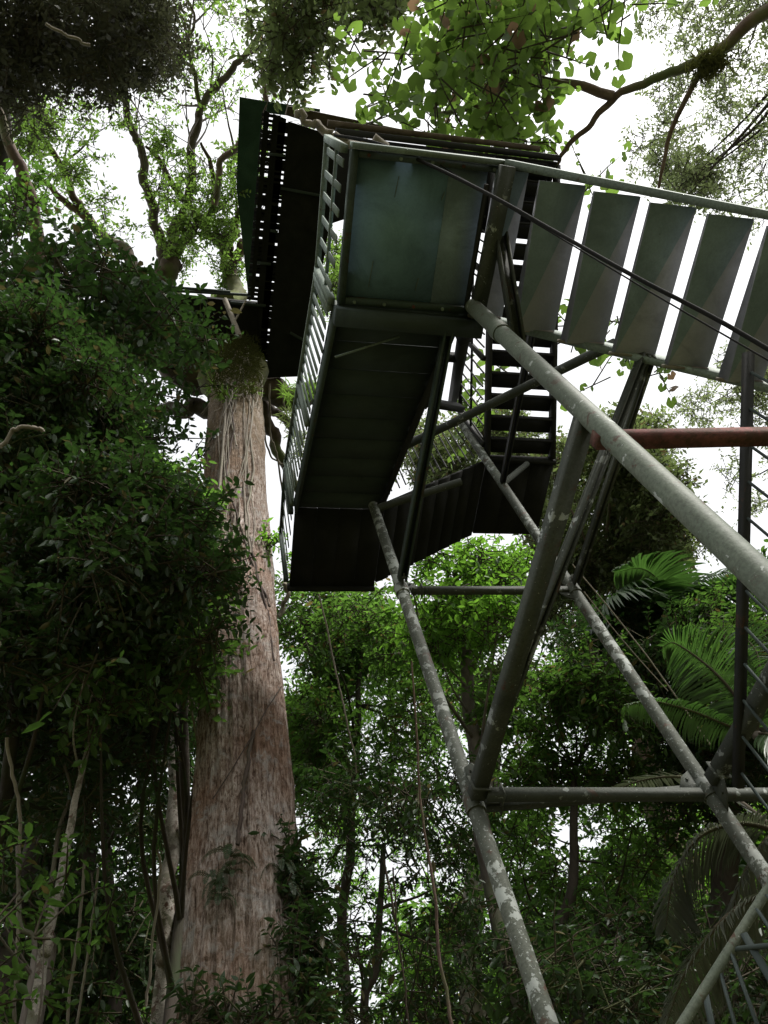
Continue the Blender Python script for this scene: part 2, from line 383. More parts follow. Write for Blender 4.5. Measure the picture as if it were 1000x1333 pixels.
sc.view_settings.view_transform = 'Standard'; sc.view_settings.look = 'None'; sc.view_settings.gamma = 1; sc.view_settings.exposure = EXPO
sc.render.engine = 'CYCLES'; cy = sc.cycles
cy.max_bounces = 7; cy.diffuse_bounces = 4; cy.transmission_bounces = 5; cy.glossy_bounces = 2; cy.use_denoising = True
cy.sample_clamp_indirect = 6

# ================================================================== ground
gm, nt, out = mat('forest_floor'); c = coords(nt)
n1 = noise(nt, .5, 6, .7, c); n2 = noise(nt, 14, 6, .7, c)
cc = mix(nt, ramp(nt, n1, [(.4, g(0)), (.6, g(1))]), mix(nt, n2, (.05, .035, .02), (.14, .10, .06)), mix(nt, n2, (.03, .05, .015), (.07, .11, .03)))
principled(nt, out, cc, .95, bump(nt, n2, .7, .03), .15)
mb = MB(); n = 90; xs = np.sign(np.linspace(-1, 1, n))*np.abs(np.linspace(-1, 1, n))**2.2*350
X, Y = np.meshgrid(xs, xs, indexing='ij'); Zg = .12*np.sin(X*.31+1)*np.cos(Y*.27)-.05
vv = np.stack([X.ravel(), Y.ravel(), Zg.ravel()], 1); i = (np.arange(n-1)[:, None]*n+np.arange(n-1)[None, :]).ravel()
mb.add(vv, np.stack([i, i+n, i+n+1, i+1], 1))
go = mb.build('ground', gm, None, True); tag(go, 'brown forest floor with leaf litter', None, None, 'structure')

# ================================================================== stair tower
st = thing('stair_tower', 'green grey steel stair tower with pipe legs, landings and open stairs', 'stair tower', W(1.95, 2.1, -1.6))
LEG = {'A': (1.318, 3.145), 'B': (2.66, 3.14), 'C': (1.545, 1.10), 'D': (2.90, 1.06)}
LT = {'A': 6.05, 'B': 8.25, 'C': 4.88, 'D': 2.86}
def LP(k, h): return W(LEG[k][0], LEG[k][1], h)
for k in 'ABCD':
    mb = MB(); m = 40; P = np.array([LP(k, h) for h in np.linspace(-1.6, LT[k], m)]); tube(mb, P, [.042 if k != 'C' else .050], 16, raw=True)
    for h in {'A': (2.75, 4.72), 'B': (2.75, 4.72), 'C': (4.3,), 'D': (2.6,)}[k]:
        tube(mb, [LP(k, h-.05), LP(k, h+.05)], [.052 if k != 'C' else .057], 16, 1)
    o = mb.build('leg', M['leg_near' if k == 'C' else 'leg_paint'], st, True)
    mb = MB(); beam(mb, LP(k, -1.64), LP(k, -1.60), .3, .3, V); mb.build('base_plate', M['steel'], o)
def member(name, a, b, wd, ht, m, ch=False, up=ZZ):
    mb = MB(); (channel if ch else beam)(mb, a, b, wd, ht, up=up)
    if not ch:                                          # welded end plates
        d = nrm(np.array(b)-np.array(a))
        beam(mb, np.array(a)+d*.075, np.array(a)+d*.083, wd+.03, ht+.03, up)
    return mb.build(name, M[m], st)
off = V*-.07
member('beam', W(1.36, 3.045, 2.72), W(3.9, 3.25, 2.75), .05, .053, 'steel')
member('beam', W(1.40, 3.20, 2.78), W(2.60, 3.16, 2.78), .042, .042, 'steel')
member('beam', LP('A', 2.75)-V*.06, LP('C', 3.03)-V*.01-U*.0, .075, .075, 'steel', False)
member('beam', LP('B', 2.75)-V*.08, LP('D', 2.75)+V*.08, .07, .08, 'steel')
member('beam', W(1.49, 1.13, 2.80), W(2.86, 1.04, 2.80), .06, .07, 'rust')
member('beam', LP('A', 4.72)+U*.07, LP('B', 4.72)-U*.05, .045, .05, 'steel')
member('beam', LP('A', 4.76)-V*.07, PH(584, 428, 4.92), .06, .08, 'steel_clean', True)
member('beam', LP('B', 4.72)-V*.07, PH(848, 463, 4.42), .045, .06, 'steel', True)
member('beam', W(2.95, 1.05, 2.80), W(4.6, 1.05, 2.80), .06, .07, 'rust')
member('brace', LP('A', 2.86)+U*.04-V*.04, PH(838, 462, 4.45), .05, .06, 'steel', True)
def rod(name, a, b, r, m='steel', parent=None, sides=10):
    mb = MB(); tube(mb, [a, b], [r], sides, 2); return mb.build(name, M[m], parent or st, True)
rod('brace', PH(505, 592, 6.6), PH(800, 447, 4.75), .036)
rod('brace', LP('A', 5.98), PH(600, 627, 6.15), .035)
rod('brace', LP('B', 6.55), PH(686, 604, 7.1), .03)
member('brace', LP('B', 6.55), PH(694, 425, 5.3), .045, .05, 'black_steel', True)
member('brace', PH(604, 436, 5.4), PH(588, 530, 8.0), .07, .07, 'black_steel')
member('brace', PH(545, 522, 6.5), PH(600, 531, 6.9), .06, .09, 'black_steel')
member('brace', PH(560, 463, 6.0), PH(603, 466, 6.1), .06, .09, 'black_steel')
def gusset(k, h, d1, d2, s_=.16):
    o = LP(k, h); mb = MB(); nn = nrm(np.cross(d1, d2))*.004
    a = [o, o+nrm(d1)*s_, o+nrm(d1)*s_*.6+nrm(d2)*s_*.6, o+nrm(d2)*s_]
    mb.add(np.array([p-nn for p in a]+[p+nn for p in a]), BOXF)
    for p in (a[1]*.75+o*.25, a[3]*.75+o*.25, a[2]*.8+o*.2):
        tube(mb, [p-nn*3.5, p+nn*3.5], [.009], 6, 1)
    mb.build('gusset_plate', M['steel'], st)
gusset('A', 2.75, U, ZZ, .2); gusset('A', 2.75, -V, ZZ, .24); gusset('B', 2.75, -U, ZZ, .18); gusset('B', 2.75, -V, -ZZ, .2)
gusset('A', 4.72, U, ZZ, .15); gusset('A', 4.72, -V, ZZ, .15); gusset('B', 4.72, -U, -ZZ, .15); gusset('B', 4.72, -V, ZZ, .15)
# near landing
h0 = 5.0
ld = MB()
boxuv(ld, .744, 1.30, .323, 1.127, h0+.012, h0+.03)
ldo = ld.build('landing', M['teal_panel'], st)
mb = MB(); boxuv(mb, 1.302, 1.54, .323, 1.127, h0+.010, h0+.03); mb.build('floor_plate', M['teal_dark'], ldo)
mb = MB()
boxuv(mb, .70, .742, .285, 1.17, h0-.04, h0+.05); boxuv(mb, .745, 1.62, 1.128, 1.17, h0-.04, h0+.05); boxuv(mb, .745, 1.62, .285, .322, h0-.04, h0+.05)
mb.build('rim', M['steel_clean'], ldo)
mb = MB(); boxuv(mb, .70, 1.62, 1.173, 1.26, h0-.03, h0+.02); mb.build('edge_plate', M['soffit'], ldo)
for u, v, w_ in ((1.0, .40, .12), (1.29, .46, .05), (.9, .9, .16), (1.2, .98, .08)):
    mb = MB(); beam(mb, W(u, v, h0+.006), W(u-.012, v+w_, h0+.006), .004, .003); mb.build('weld_seam', M['rail'], ldo)
mb = MB(); beam(mb, PH(661, 216, 4.86), PH(620, 414, 4.86), .085, .07); mb.build('joist', M['steel'], ldo)
mb = MB(); beam(mb, PH(634, 240, 4.93), PH(607, 400, 4.93), .022, .04); mb.build('joist', M['black_steel'], ldo)
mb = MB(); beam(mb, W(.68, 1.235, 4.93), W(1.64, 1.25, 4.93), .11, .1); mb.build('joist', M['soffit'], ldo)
mb = MB(); channel(mb, PH(652, 305, 4.88), PH(676, 452, 4.45), .075, .07); mb.build('brace', M['steel'], ldo)
# flight going down to the right
def stair(name, label=None):
    o = bpy.data.objects.new(name, None)
# treads
s1 = MB(); sl_ = .53
def hr(u): return 5.0-sl_*(u-1.63)
def vs(u): return .05*(u-1.63)
beam(s1, W(1.62, 1.19, hr(1.62)-.03), W(6.2, 1.19+vs(6.2), hr(6.2)-.03), .04, .16)
so1 = s1.build('stair_flight', M['rail'], st)
mb = MB(); beam(mb, W(.70, .262, 5.0), W(1.64, .262, 5.0), .03, .13); beam(mb, W(1.645, .265, 5.0), W(6.2, .265+vs(6.2), hr(6.2)), .045, .17); mb.build('stringer', M['rail'], so1)
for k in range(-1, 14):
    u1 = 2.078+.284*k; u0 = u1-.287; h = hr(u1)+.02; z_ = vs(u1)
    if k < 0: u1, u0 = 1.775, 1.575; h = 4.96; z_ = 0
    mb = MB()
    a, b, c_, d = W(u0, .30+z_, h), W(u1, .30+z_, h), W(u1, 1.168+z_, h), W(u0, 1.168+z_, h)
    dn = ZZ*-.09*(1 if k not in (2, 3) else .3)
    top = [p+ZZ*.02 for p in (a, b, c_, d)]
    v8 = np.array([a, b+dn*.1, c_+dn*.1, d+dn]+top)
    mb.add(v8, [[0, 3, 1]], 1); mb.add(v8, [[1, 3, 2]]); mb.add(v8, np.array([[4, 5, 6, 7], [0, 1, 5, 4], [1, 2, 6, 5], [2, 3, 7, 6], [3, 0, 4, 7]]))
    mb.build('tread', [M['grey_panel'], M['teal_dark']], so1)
    mb = MB(); beam(mb, W(u0-.035, 1.172+z_, h-.03), W(u1-.02, 1.172+z_, h-.03), .016, .03); mb.build('tread_bracket', M['bark_pale'], so1)
# flight going up, away from the landing (closed underside)
f2 = MB()
A0, A1, hA0, hA1 = 1.22, 3.42, 5.0, 6.5
npan = 9
for k in range(npan):
    t0, t1 = k/npan, (k+1)/npan-.004
    v0, v1 = A0+(A1-A0)*t0, A0+(A1-A0)*t1; ha, hb = hA0+(hA1-hA0)*t0, hA0+(hA1-hA0)*t1
    hexa(f2, [W(.71, v0, ha), W(1.46, v0, ha), W(1.46, v1, hb-.003), W(.71, v1, hb-.003), W(.71, v0, ha+.04), W(1.46, v0, ha+.04), W(1.46, v1, hb+.03), W(.71, v1, hb+.03)])
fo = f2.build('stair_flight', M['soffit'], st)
mb = MB(); beam(mb, W(.695, A0, 5.02), W(.695, A1, 6.52), .026, .16); mb.build('stringer', M['steel_clean'], fo)
mb = MB(); beam(mb, W(1.475, A0+.05, 5.03), W(1.475, A1, 6.52), .026, .16); mb.build('stringer', M['black_steel'], fo)
mb = MB(); beam(mb, PH(436, 465, 4.99), PH(520, 438, 4.99), .012, .01); mb.build('tie_rod', M['rail'], fo)
# far landing, rising flight, far upper landing
mb = MB()
for k in range(4):
    a = .69+.21*k; boxuv(mb, a, a+.206, 3.43, 4.28, 6.5, 6.54)
boxuv(mb, .67, 1.53, 4.285, 4.32, 6.46, 6.56)
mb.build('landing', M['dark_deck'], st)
mb = MB()
for k in range(8):
    t0, t1 = k/8, (k+1)/8-.003; ua, ub = 1.535+1.2*t0, 1.535+1.2*t1; ha, hb = 6.5+.8*t0, 6.5+.8*t1
    va, vb = 3.36-.12*t0, 3.36-.12*t1
    hexa(mb, [W(ua, va, ha), W(ub, vb, hb), W(ub, va+.88, hb), W(ua, va+.88, ha), W(ua, va, ha+.04), W(ub, vb, hb+.04), W(ub, va+.88, hb+.04), W(ua, va+.88, ha+.04)])
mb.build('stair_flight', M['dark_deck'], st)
mb = MB()
for k in range(3):
    a = 2.745+.25*k; boxuv(mb, a, a+.246, 3.24, 4.11, 7.3, 7.34)
boxuv(mb, 2.74, 3.5, 3.19, 3.235, 7.26, 7.36)
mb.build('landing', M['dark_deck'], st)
for k in range(5):
    for v_ in (.304, 1.149):
        mb = MB(); u_ = .80+.19*k; tube(mb, [W(u_, v_, h0-.052), W(u_, v_, h0-.036)], [.011], 6, 1); mb.build('bolt', M['rust' if (k+int(v_)) % 3 == 0 else 'rail'], ldo)
# back flight with gaps between its treads
mb = MB(); n_ = 14
def hb_(v): return 7.34+(3.2-v)*.55
beam(mb, W(2.735, 3.19, 7.30), W(2.735, .45, hb_(.45)-.04), .03, .14); fb = mb.build('stair_flight', M['black_steel'], st)
mb = MB(); beam(mb, W(3.46, 3.19, 7.30), W(3.46, .45, hb_(.45)-.04), .03, .14); mb.build('stringer', M['black_steel'], fb)
for k in range(n_):
    v1 = 3.16-k*.2; v0 = v1-.168
    mb = MB(); boxuv(mb, 2.755, 3.44, v0, v1, hb_(v1), hb_(v1)+.03); boxuv(mb, 2.755, 3.44, v0, v0+.02, hb_(v1)-.035, hb_(v1)-.003); mb.build('tread', M['dark_deck'], fb)
# top deck of the tower
mb = MB()
boxuv(mb, 1.10, 3.48, .40, 1.2, 8.92, 8.97)
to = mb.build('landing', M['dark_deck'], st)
mb = MB(); boxuv(mb, 1.08, 3.50, .33, .39, 8.86, 9.0); 
for k in range(9): boxuv(mb, 1.25+k*.27, 1.28+k*.27, .40, 1.2, 8.85, 8.915)
mb.build('joist', M['black_steel'], to)
mb = MB(); boxuv(mb, 1.0, 3.3, .27, .325, 8.98, 9.05); mb.build('edge_board', M['bark_moss'], to)
# railings
def railing(p0, p1, hgt, pitch, w_=.035, m='rail', posts=(0, 1), mids=(), flat=True, bar=None, parent=None):
    p0 = np.array(p0); p1 = np.array(p1); d = p1-p0; L_ = np.linalg.norm(d)
    mb = MB(); beam(mb, p0+ZZ*hgt, p1+ZZ*hgt, .04, .03)
    ro = mb.build('railing', M[m], parent or st)
    for q in mids: mb = MB(); beam(mb, p0+ZZ*hgt*q, p1+ZZ*hgt*q, .022, .022); mb.build('mid_rail', M[m], ro)
    n = int(L_/pitch)
    for i in range(n+1):
        p = p0+d*(i+.5)/(n+1) + rng.normal(size=3)*.004
        mb = MB(); b = p+ZZ*(hgt-.017)+nrm(d)*rng.normal()*.006
        if flat: beam(mb, p, b, .008, w_, nrm(d))
        else: tube(mb, [p, b], [w_/2], 6, 1)
        mb.build('baluster', M[bar or m], ro)
    for t in posts:
        mb = MB(); beam(mb, p0+d*t, p0+d*t+ZZ*(hgt+.02), .045, .045, V); mb.build('post', M[m], ro)
    return ro
railing(W(.665, .29, 5.03), W(.665, 1.17, 5.03), .92, .15, .045, mids=(.38,))
railing(W(.665, A0, 5.06), W(.665, A1, 6.56), .92, .125, .042, posts=(0, .5, 1))
railing(W(.66, 3.5, 6.55), W(.66, 4.25, 6.55), .92, .15, .03, m='steel_clean')
railing(W(2.70, 3.1, 7.4), W(2.70, .7, hb_(.7)+.05), .95, .14, .02, m='black_steel', mids=(.5,), flat=False, posts=(0, .33, .66, 1))
railing(W(1.50, 1.5, 5.25), W(1.50, 3.3, 6.5), .95, .14, .018, m='black_steel', flat=False)
railing(W(1.56, 3.28, 6.58), W(2.70, 3.18, 7.36), .9, .10, .016, m='black_steel', flat=False, posts=(0, 1))
railing(W(1.64, .235, 5.0), W(4.4, .24, hr(4.4)+.03), .92, .235, .016, m='black_steel', flat=False, posts=(0, .5, 1)) if False else None
# handrail of a lower flight at the right edge
ro = MB(); q0, q1 = W(2.68, .95, 3.66), W(2.68, 2.95, 2.60)
beam(ro, q0, q1, .04, .05); rr_ = ro.build('handrail', M['black_steel'], st)
for i in range(12):
    p = q0+(q1-q0)*(i+.5)/12
    mb = MB(); tube(mb, [p-ZZ*.03, p-ZZ*.95], [.008], 6, 1); mb.build('baluster', M['soffit'], rr_)
mb = MB(); beam(mb, q0-ZZ*.96, q1-ZZ*.96, .03, .09); mb.build('stringer', M['steel_clean'], rr_)
# lower right stair: slanting pipe handrail with slats
P0, P1 = PD(862, 1375, 3.6), PD(1012, 1138, 3.9)
mb = MB(); tube(mb, [P0-(P1-P0)*1.2, P1+(P1-P0)*.5], [.019], 12, 3); rr2 = mb.build('handrail', M['leg_near'], st, True)
for i, (xa, ya, xb, yb) in enumerate(((937, 1262, 975, 1400), (952, 1240, 1010, 1400), (968, 1215, 1060, 1370), (986, 1184, 1085, 1330), (1000, 1165, 1100, 1290), (918, 1292, 940, 1400))):
    mb = MB(); a = PD(xa, ya, 3.72+.02*i); b = PD(xb, yb, 3.6); beam(mb, a, b, .028, .008); mb.build('baluster', M['soffit'], rr2)
mb = MB(); tube(mb, [PD(952, 1236, 3.75), PD(1030, 1228, 3.7)], [.010], 8, 2); mb.build('rail', M['soffit'], rr2, True)

# ================================================================== canopy platform
H2 = 16.0
cp = thing('canopy_platform', 'dark wooden viewing platform with green roof sheets built against the top of the huge trunk', 'platform', PH(360, 320, H2))
def slab(mb, px, h, th):
    b = [PH(x, y, h) for x, y in px]; n = len(b); t = [p+ZZ*th for p in b]
    mb.add(np.array(b), [list(range(n))]); mb.add(np.array(t), [list(range(n))[::-1]])
    for i in range(n):
        j = (i+1) % n; mb.add(np.array([b[i], b[j], t[j], t[i]]), [[0, 1, 2, 3]])
mb = MB(); slab(mb, [(376, 158), (468, 188), (450, 285), (429, 292), (423, 332), (394, 490), (346.5, 492), (361.5, 320)], H2, .12)
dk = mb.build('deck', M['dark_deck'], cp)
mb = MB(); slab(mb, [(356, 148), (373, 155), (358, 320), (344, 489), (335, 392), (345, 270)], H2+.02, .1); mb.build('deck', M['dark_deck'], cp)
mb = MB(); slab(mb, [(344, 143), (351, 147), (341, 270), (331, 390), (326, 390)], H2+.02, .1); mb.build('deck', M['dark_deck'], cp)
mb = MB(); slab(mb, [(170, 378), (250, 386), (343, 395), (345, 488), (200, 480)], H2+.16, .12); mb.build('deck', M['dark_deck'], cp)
mb = MB(); slab(mb, [(312, 126), (348, 132), (342, 146), (327, 390), (324, 392), (308, 245)], 18.5, .05); slab(mb, [(349, 132), (417, 142), (416, 156), (346, 147)], 18.5, .05)
mb.build('roof', M['roof'], cp)
mb = MB(); slab(mb, [(375, 138), (560, 176), (728, 212), (728, 224), (560, 190), (440, 172), (372, 150)], 17.0, .3); mb.build('roof_beam', M['bark_moss'], cp)
for (xa, ya, xb, yb, h) in ((375.5, 157, 346, 488, H2+.03), (353.5, 148, 333, 390, H2+.04)):
    mb = MB(); a, b = PH(xa, ya, h), PH(xb, yb, h); m = 60 if h < H2+.035 else 42
    for i in range(m):
        t = (i+rng.uniform(.0, .5))/m; p, q = a+(b-a)*t, a+(b-a)*(t+rng.uniform(.55, 1.3)/m); beam(mb, p, q, .34, .02)
    mb.build('batten', M['dark_deck'], cp)
for (xa, ya, xb, yb) in ((348, 200, 372, 203), (335, 342, 353, 344), (378, 433, 402, 447), (300, 394, 346, 398), (366, 245, 436, 258), (352, 300, 362, 302)):
    mb = MB(); beam(mb, PH(xa, ya, H2-.03), PH(xb, yb, H2-.03), .05, .05); mb.build('joist', M['soffit'], cp)
mb = MB(); tube(mb, [PH(293, 390, 16), PH(312, 438, 14.7)], [.05], 8, 2); tube(mb, [PH(320, 392, 16), PH(300, 428, 15.2)], [.02], 6, 2); mb.build('strut', M['vine'], cp, True)
for x0, y0, x1, y1 in ((180, 376, 326, 384), (200, 372, 300, 380)):
    mb = MB(); beam(mb, PH(x0, y0, 17.1), PH(x1, y1, 17.1), .05, .05); mb.build('rail', M['steel_clean'], cp)

# black cable across the landing
mb = MB(); tube(mb, [PD(436, 176, 5.8), PD(490, 186, 5.4), PD(560, 215, 5.0), PD(640, 255, 4.6), PD(720, 300, 4.3), PD(830, 362, 3.9), PD(930, 414, 3.7), PD(1040, 478, 3.5)], [.010], 8, 8)
cb = mb.build('cable', M['cable'], None, True); tag(cb, 'thick black cable sagging across the underside of the landing and open stairs', 'cable', 'cables under the stairs')
mb = MB(); tube(mb, [PD(560, 207, 5.2), PD(650, 262, 4.7), PD(760, 328, 4.2), PD(860, 388, 3.9), PD(1040, 492, 3.5)], [.004], 8, 8)
cb = mb.build('cable', M['cable'], None, True); tag(cb, 'thin second cable running just below the thick black one', 'cable', 'cables under the stairs')

# ================================================================== the huge tree
RH = 5.2
kt = thing('giant_tree', 'huge rainforest tree with reddish fissured trunk, buttresses and mossy spreading limbs', 'tree', (PR(312, 900, RH)[0], PR(312, 900, RH)[1], 0))
prof = [(326, 1333, 84), (325, 1230, 74), (322, 1150, 66), (321, 1090, 60), (320, 1000, 55), (317, 900, 50), (311, 800, 46), (309, 700, 41.5), (308, 600, 36.5), (309, 520, 31.5), (306, 470, 29), (303, 430, 24)]
cs = []; rs = []
for x, y, hw in prof:
    p = PR(x, y, RH); dep = float((p-CAM)@FWD); cs.append(p); rs.append(hw*dep/F)
b = cs[0].copy(); b[2] = -.2; b2 = (cs[0]+b)/2
cs = [b, b2]+cs; rs = [rs[0]*1.35, rs[0]*1.1]+rs
def trunk_mesh():
    mb = MB(); P = np.array(cs); zz = P[:, 2]; H = np.linspace(zz[0], zz[-1], 300)
    cx, cy_, cr = (np.interp(H, zz, a) for a in (P[:, 0], P[:, 1], np.array(rs)))
    S = 220; a = np.linspace(0, 2*np.pi, S, endpoint=False)
    AA, HH = np.meshgrid(a, H)
    toc = math.atan2(-cs[3][1], -cs[3][0])          # angle that faces the viewpoint
    def lobe(a0, wd): 
        d = (AA-a0+np.pi) % (2*np.pi)-np.pi; return np.exp(-(d/wd)**2)
    low = np.clip((4.4-HH)/4.2, 0, 1)
    r = cr[:, None]*(1+.02*np.sin(3*AA+HH*.35)+.02*np.sin(5*AA-HH*.2+1)+.012*np.sin(9*AA+HH*.5))
    r += lobe(toc+1.75, .28)*low**1.6*.9+lobe(toc-1.9, .3)*low**1.5*.35+lobe(toc+3.0, .35)*low*.7+lobe(toc-.75, .25)*np.clip((3.6-HH)/3, 0, 1)**1.3*.4+lobe(toc+.6, .25)*np.clip((3.2-HH)/3, 0, 1)**1.3*.4
    # left side fin running high up the trunk
    r += lobe(toc-1.45, .22)*.05
    fs = 0
    for k in range(46):
        f = rng.integers(14, 95); fs = fs+np.sin(f*AA+rng.uniform(0, 6.28)+rng.uniform(-.5, .5)*HH+.8*np.sin(HH*rng.uniform(.5, 2.2)+rng.uniform(0, 6)))*rng.uniform(.3, 1)*(22/f)**.6
    r += fs*.0032
    rb = rng.normal(size=(300, S)); rb = (rb+np.roll(rb, 1, 0)+np.roll(rb, 2, 0)+np.roll(rb, 3, 0))/4; r += rb*.007
    r += .035*np.sin(HH*1.1+2*AA)*np.sin(AA*2+HH*.3)*np.clip((15-HH)/10, .2, 1)
    r += .006*np.sin(HH*9+3*np.sin(AA*4))*np.sin(AA*17+HH)
    X_ = cx[:, None]+r*np.cos(AA); Y_ = cy_[:, None]+r*np.sin(AA)
    i = np.arange(299)[:, None]*S; j = np.arange(S)[None, :]; j2 = (j+1) % S
    mb.add(np.stack([X_.ravel(), Y_.ravel(), HH.ravel()], 1), np.stack([i+j, i+j2, i+S+j2, i+S+j], -1).reshape(-1, 4))
    return mb
trunk_mesh().build('trunk', M['kapok'], kt, True)
def hitp(x, y, off=0.02):
    '''where the sight line first meets the trunk (falls back to beside the axis)'''
    r = ray(x, y); P_ = np.array(cs); best = None
    for t in np.linspace(3, 22, 1900):
        p = CAM+r*t
        if p[2] > P_[-1, 2]: break
        cx = np.interp(p[2], P_[:, 2], P_[:, 0]); cy_ = np.interp(p[2], P_[:, 2], P_[:, 1]); rr_ = np.interp(p[2], P_[:, 2], np.array(rs))
        d = math.hypot(p[0]-cx, p[1]-cy_)-rr_
        if best is None or d < best[0]: best = (d, p)
        if d < off: return p
    return best[1]
def limb(name, pts, r, m='bark_moss', parent=kt, sides=10, wig=.35):
    mb = MB(); tube(mb, pts, r, sides, 8, wig); return mb.build(name, M[m], parent, True)
def px(pts, d): return [PD(x, y, d+(dd if len(q) > 2 else 0)) for q in pts for x, y, dd in [(q[0], q[1], q[2] if len(q) > 2 else 0)]]
# mossy head of the trunk
limb('limb', [PR(306, 500, RH), PR(304, 460, RH), PR(299, 425, RH+.15), PR(294, 390, RH+.7)], [.50, .50, .40, .28], 'moss')
limb('limb', [PR(322, 500, RH-.05), PR(326, 478, RH-.1), PR(328, 462, RH+.1), PR(334, 440, RH+.5)], [.30, .30, .22, .10], 'moss')
limb('limb', px([(300, 495), (262, 490), (228, 470), (195, 452), (150, 440)], 17.2), [.42, .40, .36, .3, .2], 'bark_moss')
limb('limb', px([(290, 530), (250, 530), (215, 532), (180, 540), (120, 560)], 17.6), [.2, .17, .14, .12, .07], 'bark_grey')
limb('limb', px([(330, 500), (365, 512), (400, 512), (440, 500), (520, 470)], 17.2), [.3, .26, .22, .18, .1], 'bark_moss')
limb('limb', px([(338, 520), (352, 560), (372, 610), (400, 660)], 17.4), [.16, .14, .11, .06], 'bark_moss')
limb('limb', px([(345, 520), (372, 548), (395, 580)], 17.6), [.12, .09, .05], 'bark_grey')
LD = 21
limb('limb', px([(240, 475, -2.5), (222, 430, -1), (213, 385, 0), (216, 340, .5)], LD-1), [.36, .30, .27, .25], 'bark_moss')
limb('limb', px([(214, 350), (208, 310), (195, 260), (188, 210), (172, 165), (160, 110), (148, 40)], LD), [.17, .13, .11, .10, .085, .07, .04], 'bark_grey')
limb('limb', px([(215, 348), (228, 300), (246, 250), (252, 195), (262, 145), (290, 105), (322, 68), (345, 30)], LD), [.18, .14, .11, .10, .09, .08, .07, .04], 'bark_grey')
limb('limb', px([(262, 150), (255, 110), (244, 60), (253, 25), (240, -10)], LD), [.06, .05, .04, .03, .02], 'bark_moss')
limb('limb', px([(218, 350), (235, 318), (262, 290), (280, 262), (276, 220), (262, 185)], LD), [.14, .11, .09, .07, .06, .03], 'bark_moss')
limb('limb', px([(280, 265), (290, 210), (320, 180), (343, 150), (343, 100), (338, 40)], LD-2), [.08, .07, .07, .06, .05, .03], 'bark_pink')
limb('limb', px([(294, 400, -3), (297, 360), (292, 318), (300, 300), (318, 268), (332, 235)], LD), [.2, .18, .16, .12, .08, .04], 'moss', wig=.7)
limb('limb', px([(296, 365), (306, 335), (322, 318), (338, 316)], LD), [.14, .13, .12, .06], 'bark_pink')
limb('limb', px([(292, 318), (270, 300), (240, 262), (205, 205), (190, 190)], LD), [.13, .1, .08, .06, .03], 'bark_moss')
limb('limb', px([(188, 412, -2.5), (182, 370, -2), (164, 332, -1), (130, 300), (100, 262), (78, 215), (52, 175), (20, 140), (-10, 120)], LD), [.15, .14, .13, .11, .09, .07, .055, .04, .02], 'bark_moss')
limb('limb', px([(120, 290), (90, 268), (60, 240), (20, 222)], LD), [.1, .08, .06, .03], 'bark_pink')
def forks(pts, n, l0, r0):
    P = crom(pts, 6)
    for i in range(n):
        k = int(rng.integers(len(P)//4, len(P)-1)); a = P[k]; d = nrm(P[min(k+1, len(P)-1)]-P[k-1])
        e = nrm(d*.8+rng.normal(size=3)*.75+ZZ*.2); l = l0*rng.uniform(.5, 1.2); m_ = a+e*l*.5+rng.normal(size=3)*.08*l; q = a+e*l+rng.normal(size=3)*.15*l
        mb = MB(); tube(mb, [a, m_, q], [r0, r0*.6, r0*.25], 6, 5, .4)
        for j in range(3):
            b0 = m_ if j == 0 else q*.6+m_*.4; f = nrm(e+rng.normal(size=3)*.7); tube(mb, [b0, b0+f*l*.25+rng.normal(size=3)*.03, b0+f*l*.5], [r0*.4, r0*.3, r0*.12], 5, 4, .4)
            FK.append((b0+f*l*.5, rng.uniform(.1, .2), .4))
        mb.build('limb', M['bark_grey'], kt, True)
FK = []
for pp, nf in (([(213, 385), (208, 310), (195, 260), (188, 210), (172, 165), (160, 110)], 8), ([(228, 300), (246, 250), (252, 195), (262, 145), (290, 105), (322, 68)], 10), ([(262, 150), (255, 110), (244, 60), (253, 25)], 6), ([(218, 350), (235, 318), (262, 290), (280, 262), (276, 220)], 6), ([(280, 265), (290, 210), (320, 180), (343, 150)], 5), ([(130, 300), (100, 262), (78, 215), (52, 175), (20, 140)], 8), ([(297, 360), (292, 318), (300, 300), (318, 268)], 5)):
    forks(px(pp, LD), nf, 1.5, .03)
mb = MB()
puffs = []
for poly, n, rp, kk in (([(100, 120), (240, 120), (250, 330), (200, 330), (130, 260), (90, 200)], 14, (8, 16), .2), ([(220, 0), (340, 0), (345, 110), (250, 260), (215, 120)], 20, (8, 18), .22),
                    ([(200, 230), (340, 180), (340, 330), (240, 330)], 20, (8, 18), .35), ([(0, 130), (120, 140), (150, 330), (20, 260)], 18, (9, 20), .4), ([(20, 140), (70, 150), (110, 240), (60, 240)], 7, (8, 14), 1.)):
    puffs += region(poly, 18.5, 21.5, n, rp, k=kk)
for (x, y) in ((222, 320), (232, 345), (255, 290), (285, 255), (288, 300), (300, 345), (300, 380), (240, 300), (320, 245), (30, 170), (45, 195), (250, 225), (210, 190), (300, 400), (318, 205), (318, 225)):
    puffs.append((PD(x, y, 20.4), rng.uniform(.2, .32), 1.3))
puffs += FK+region([(425, 290), (462, 290), (450, 410), (412, 410)], 18, 20, 10, (9, 16), k=1.)
crown(mb, puffs, .10, .45, 1.4, 'rhomb', 7, .3)
mb.build('crown', [M['leaf_moss'], M['stem']], kt)

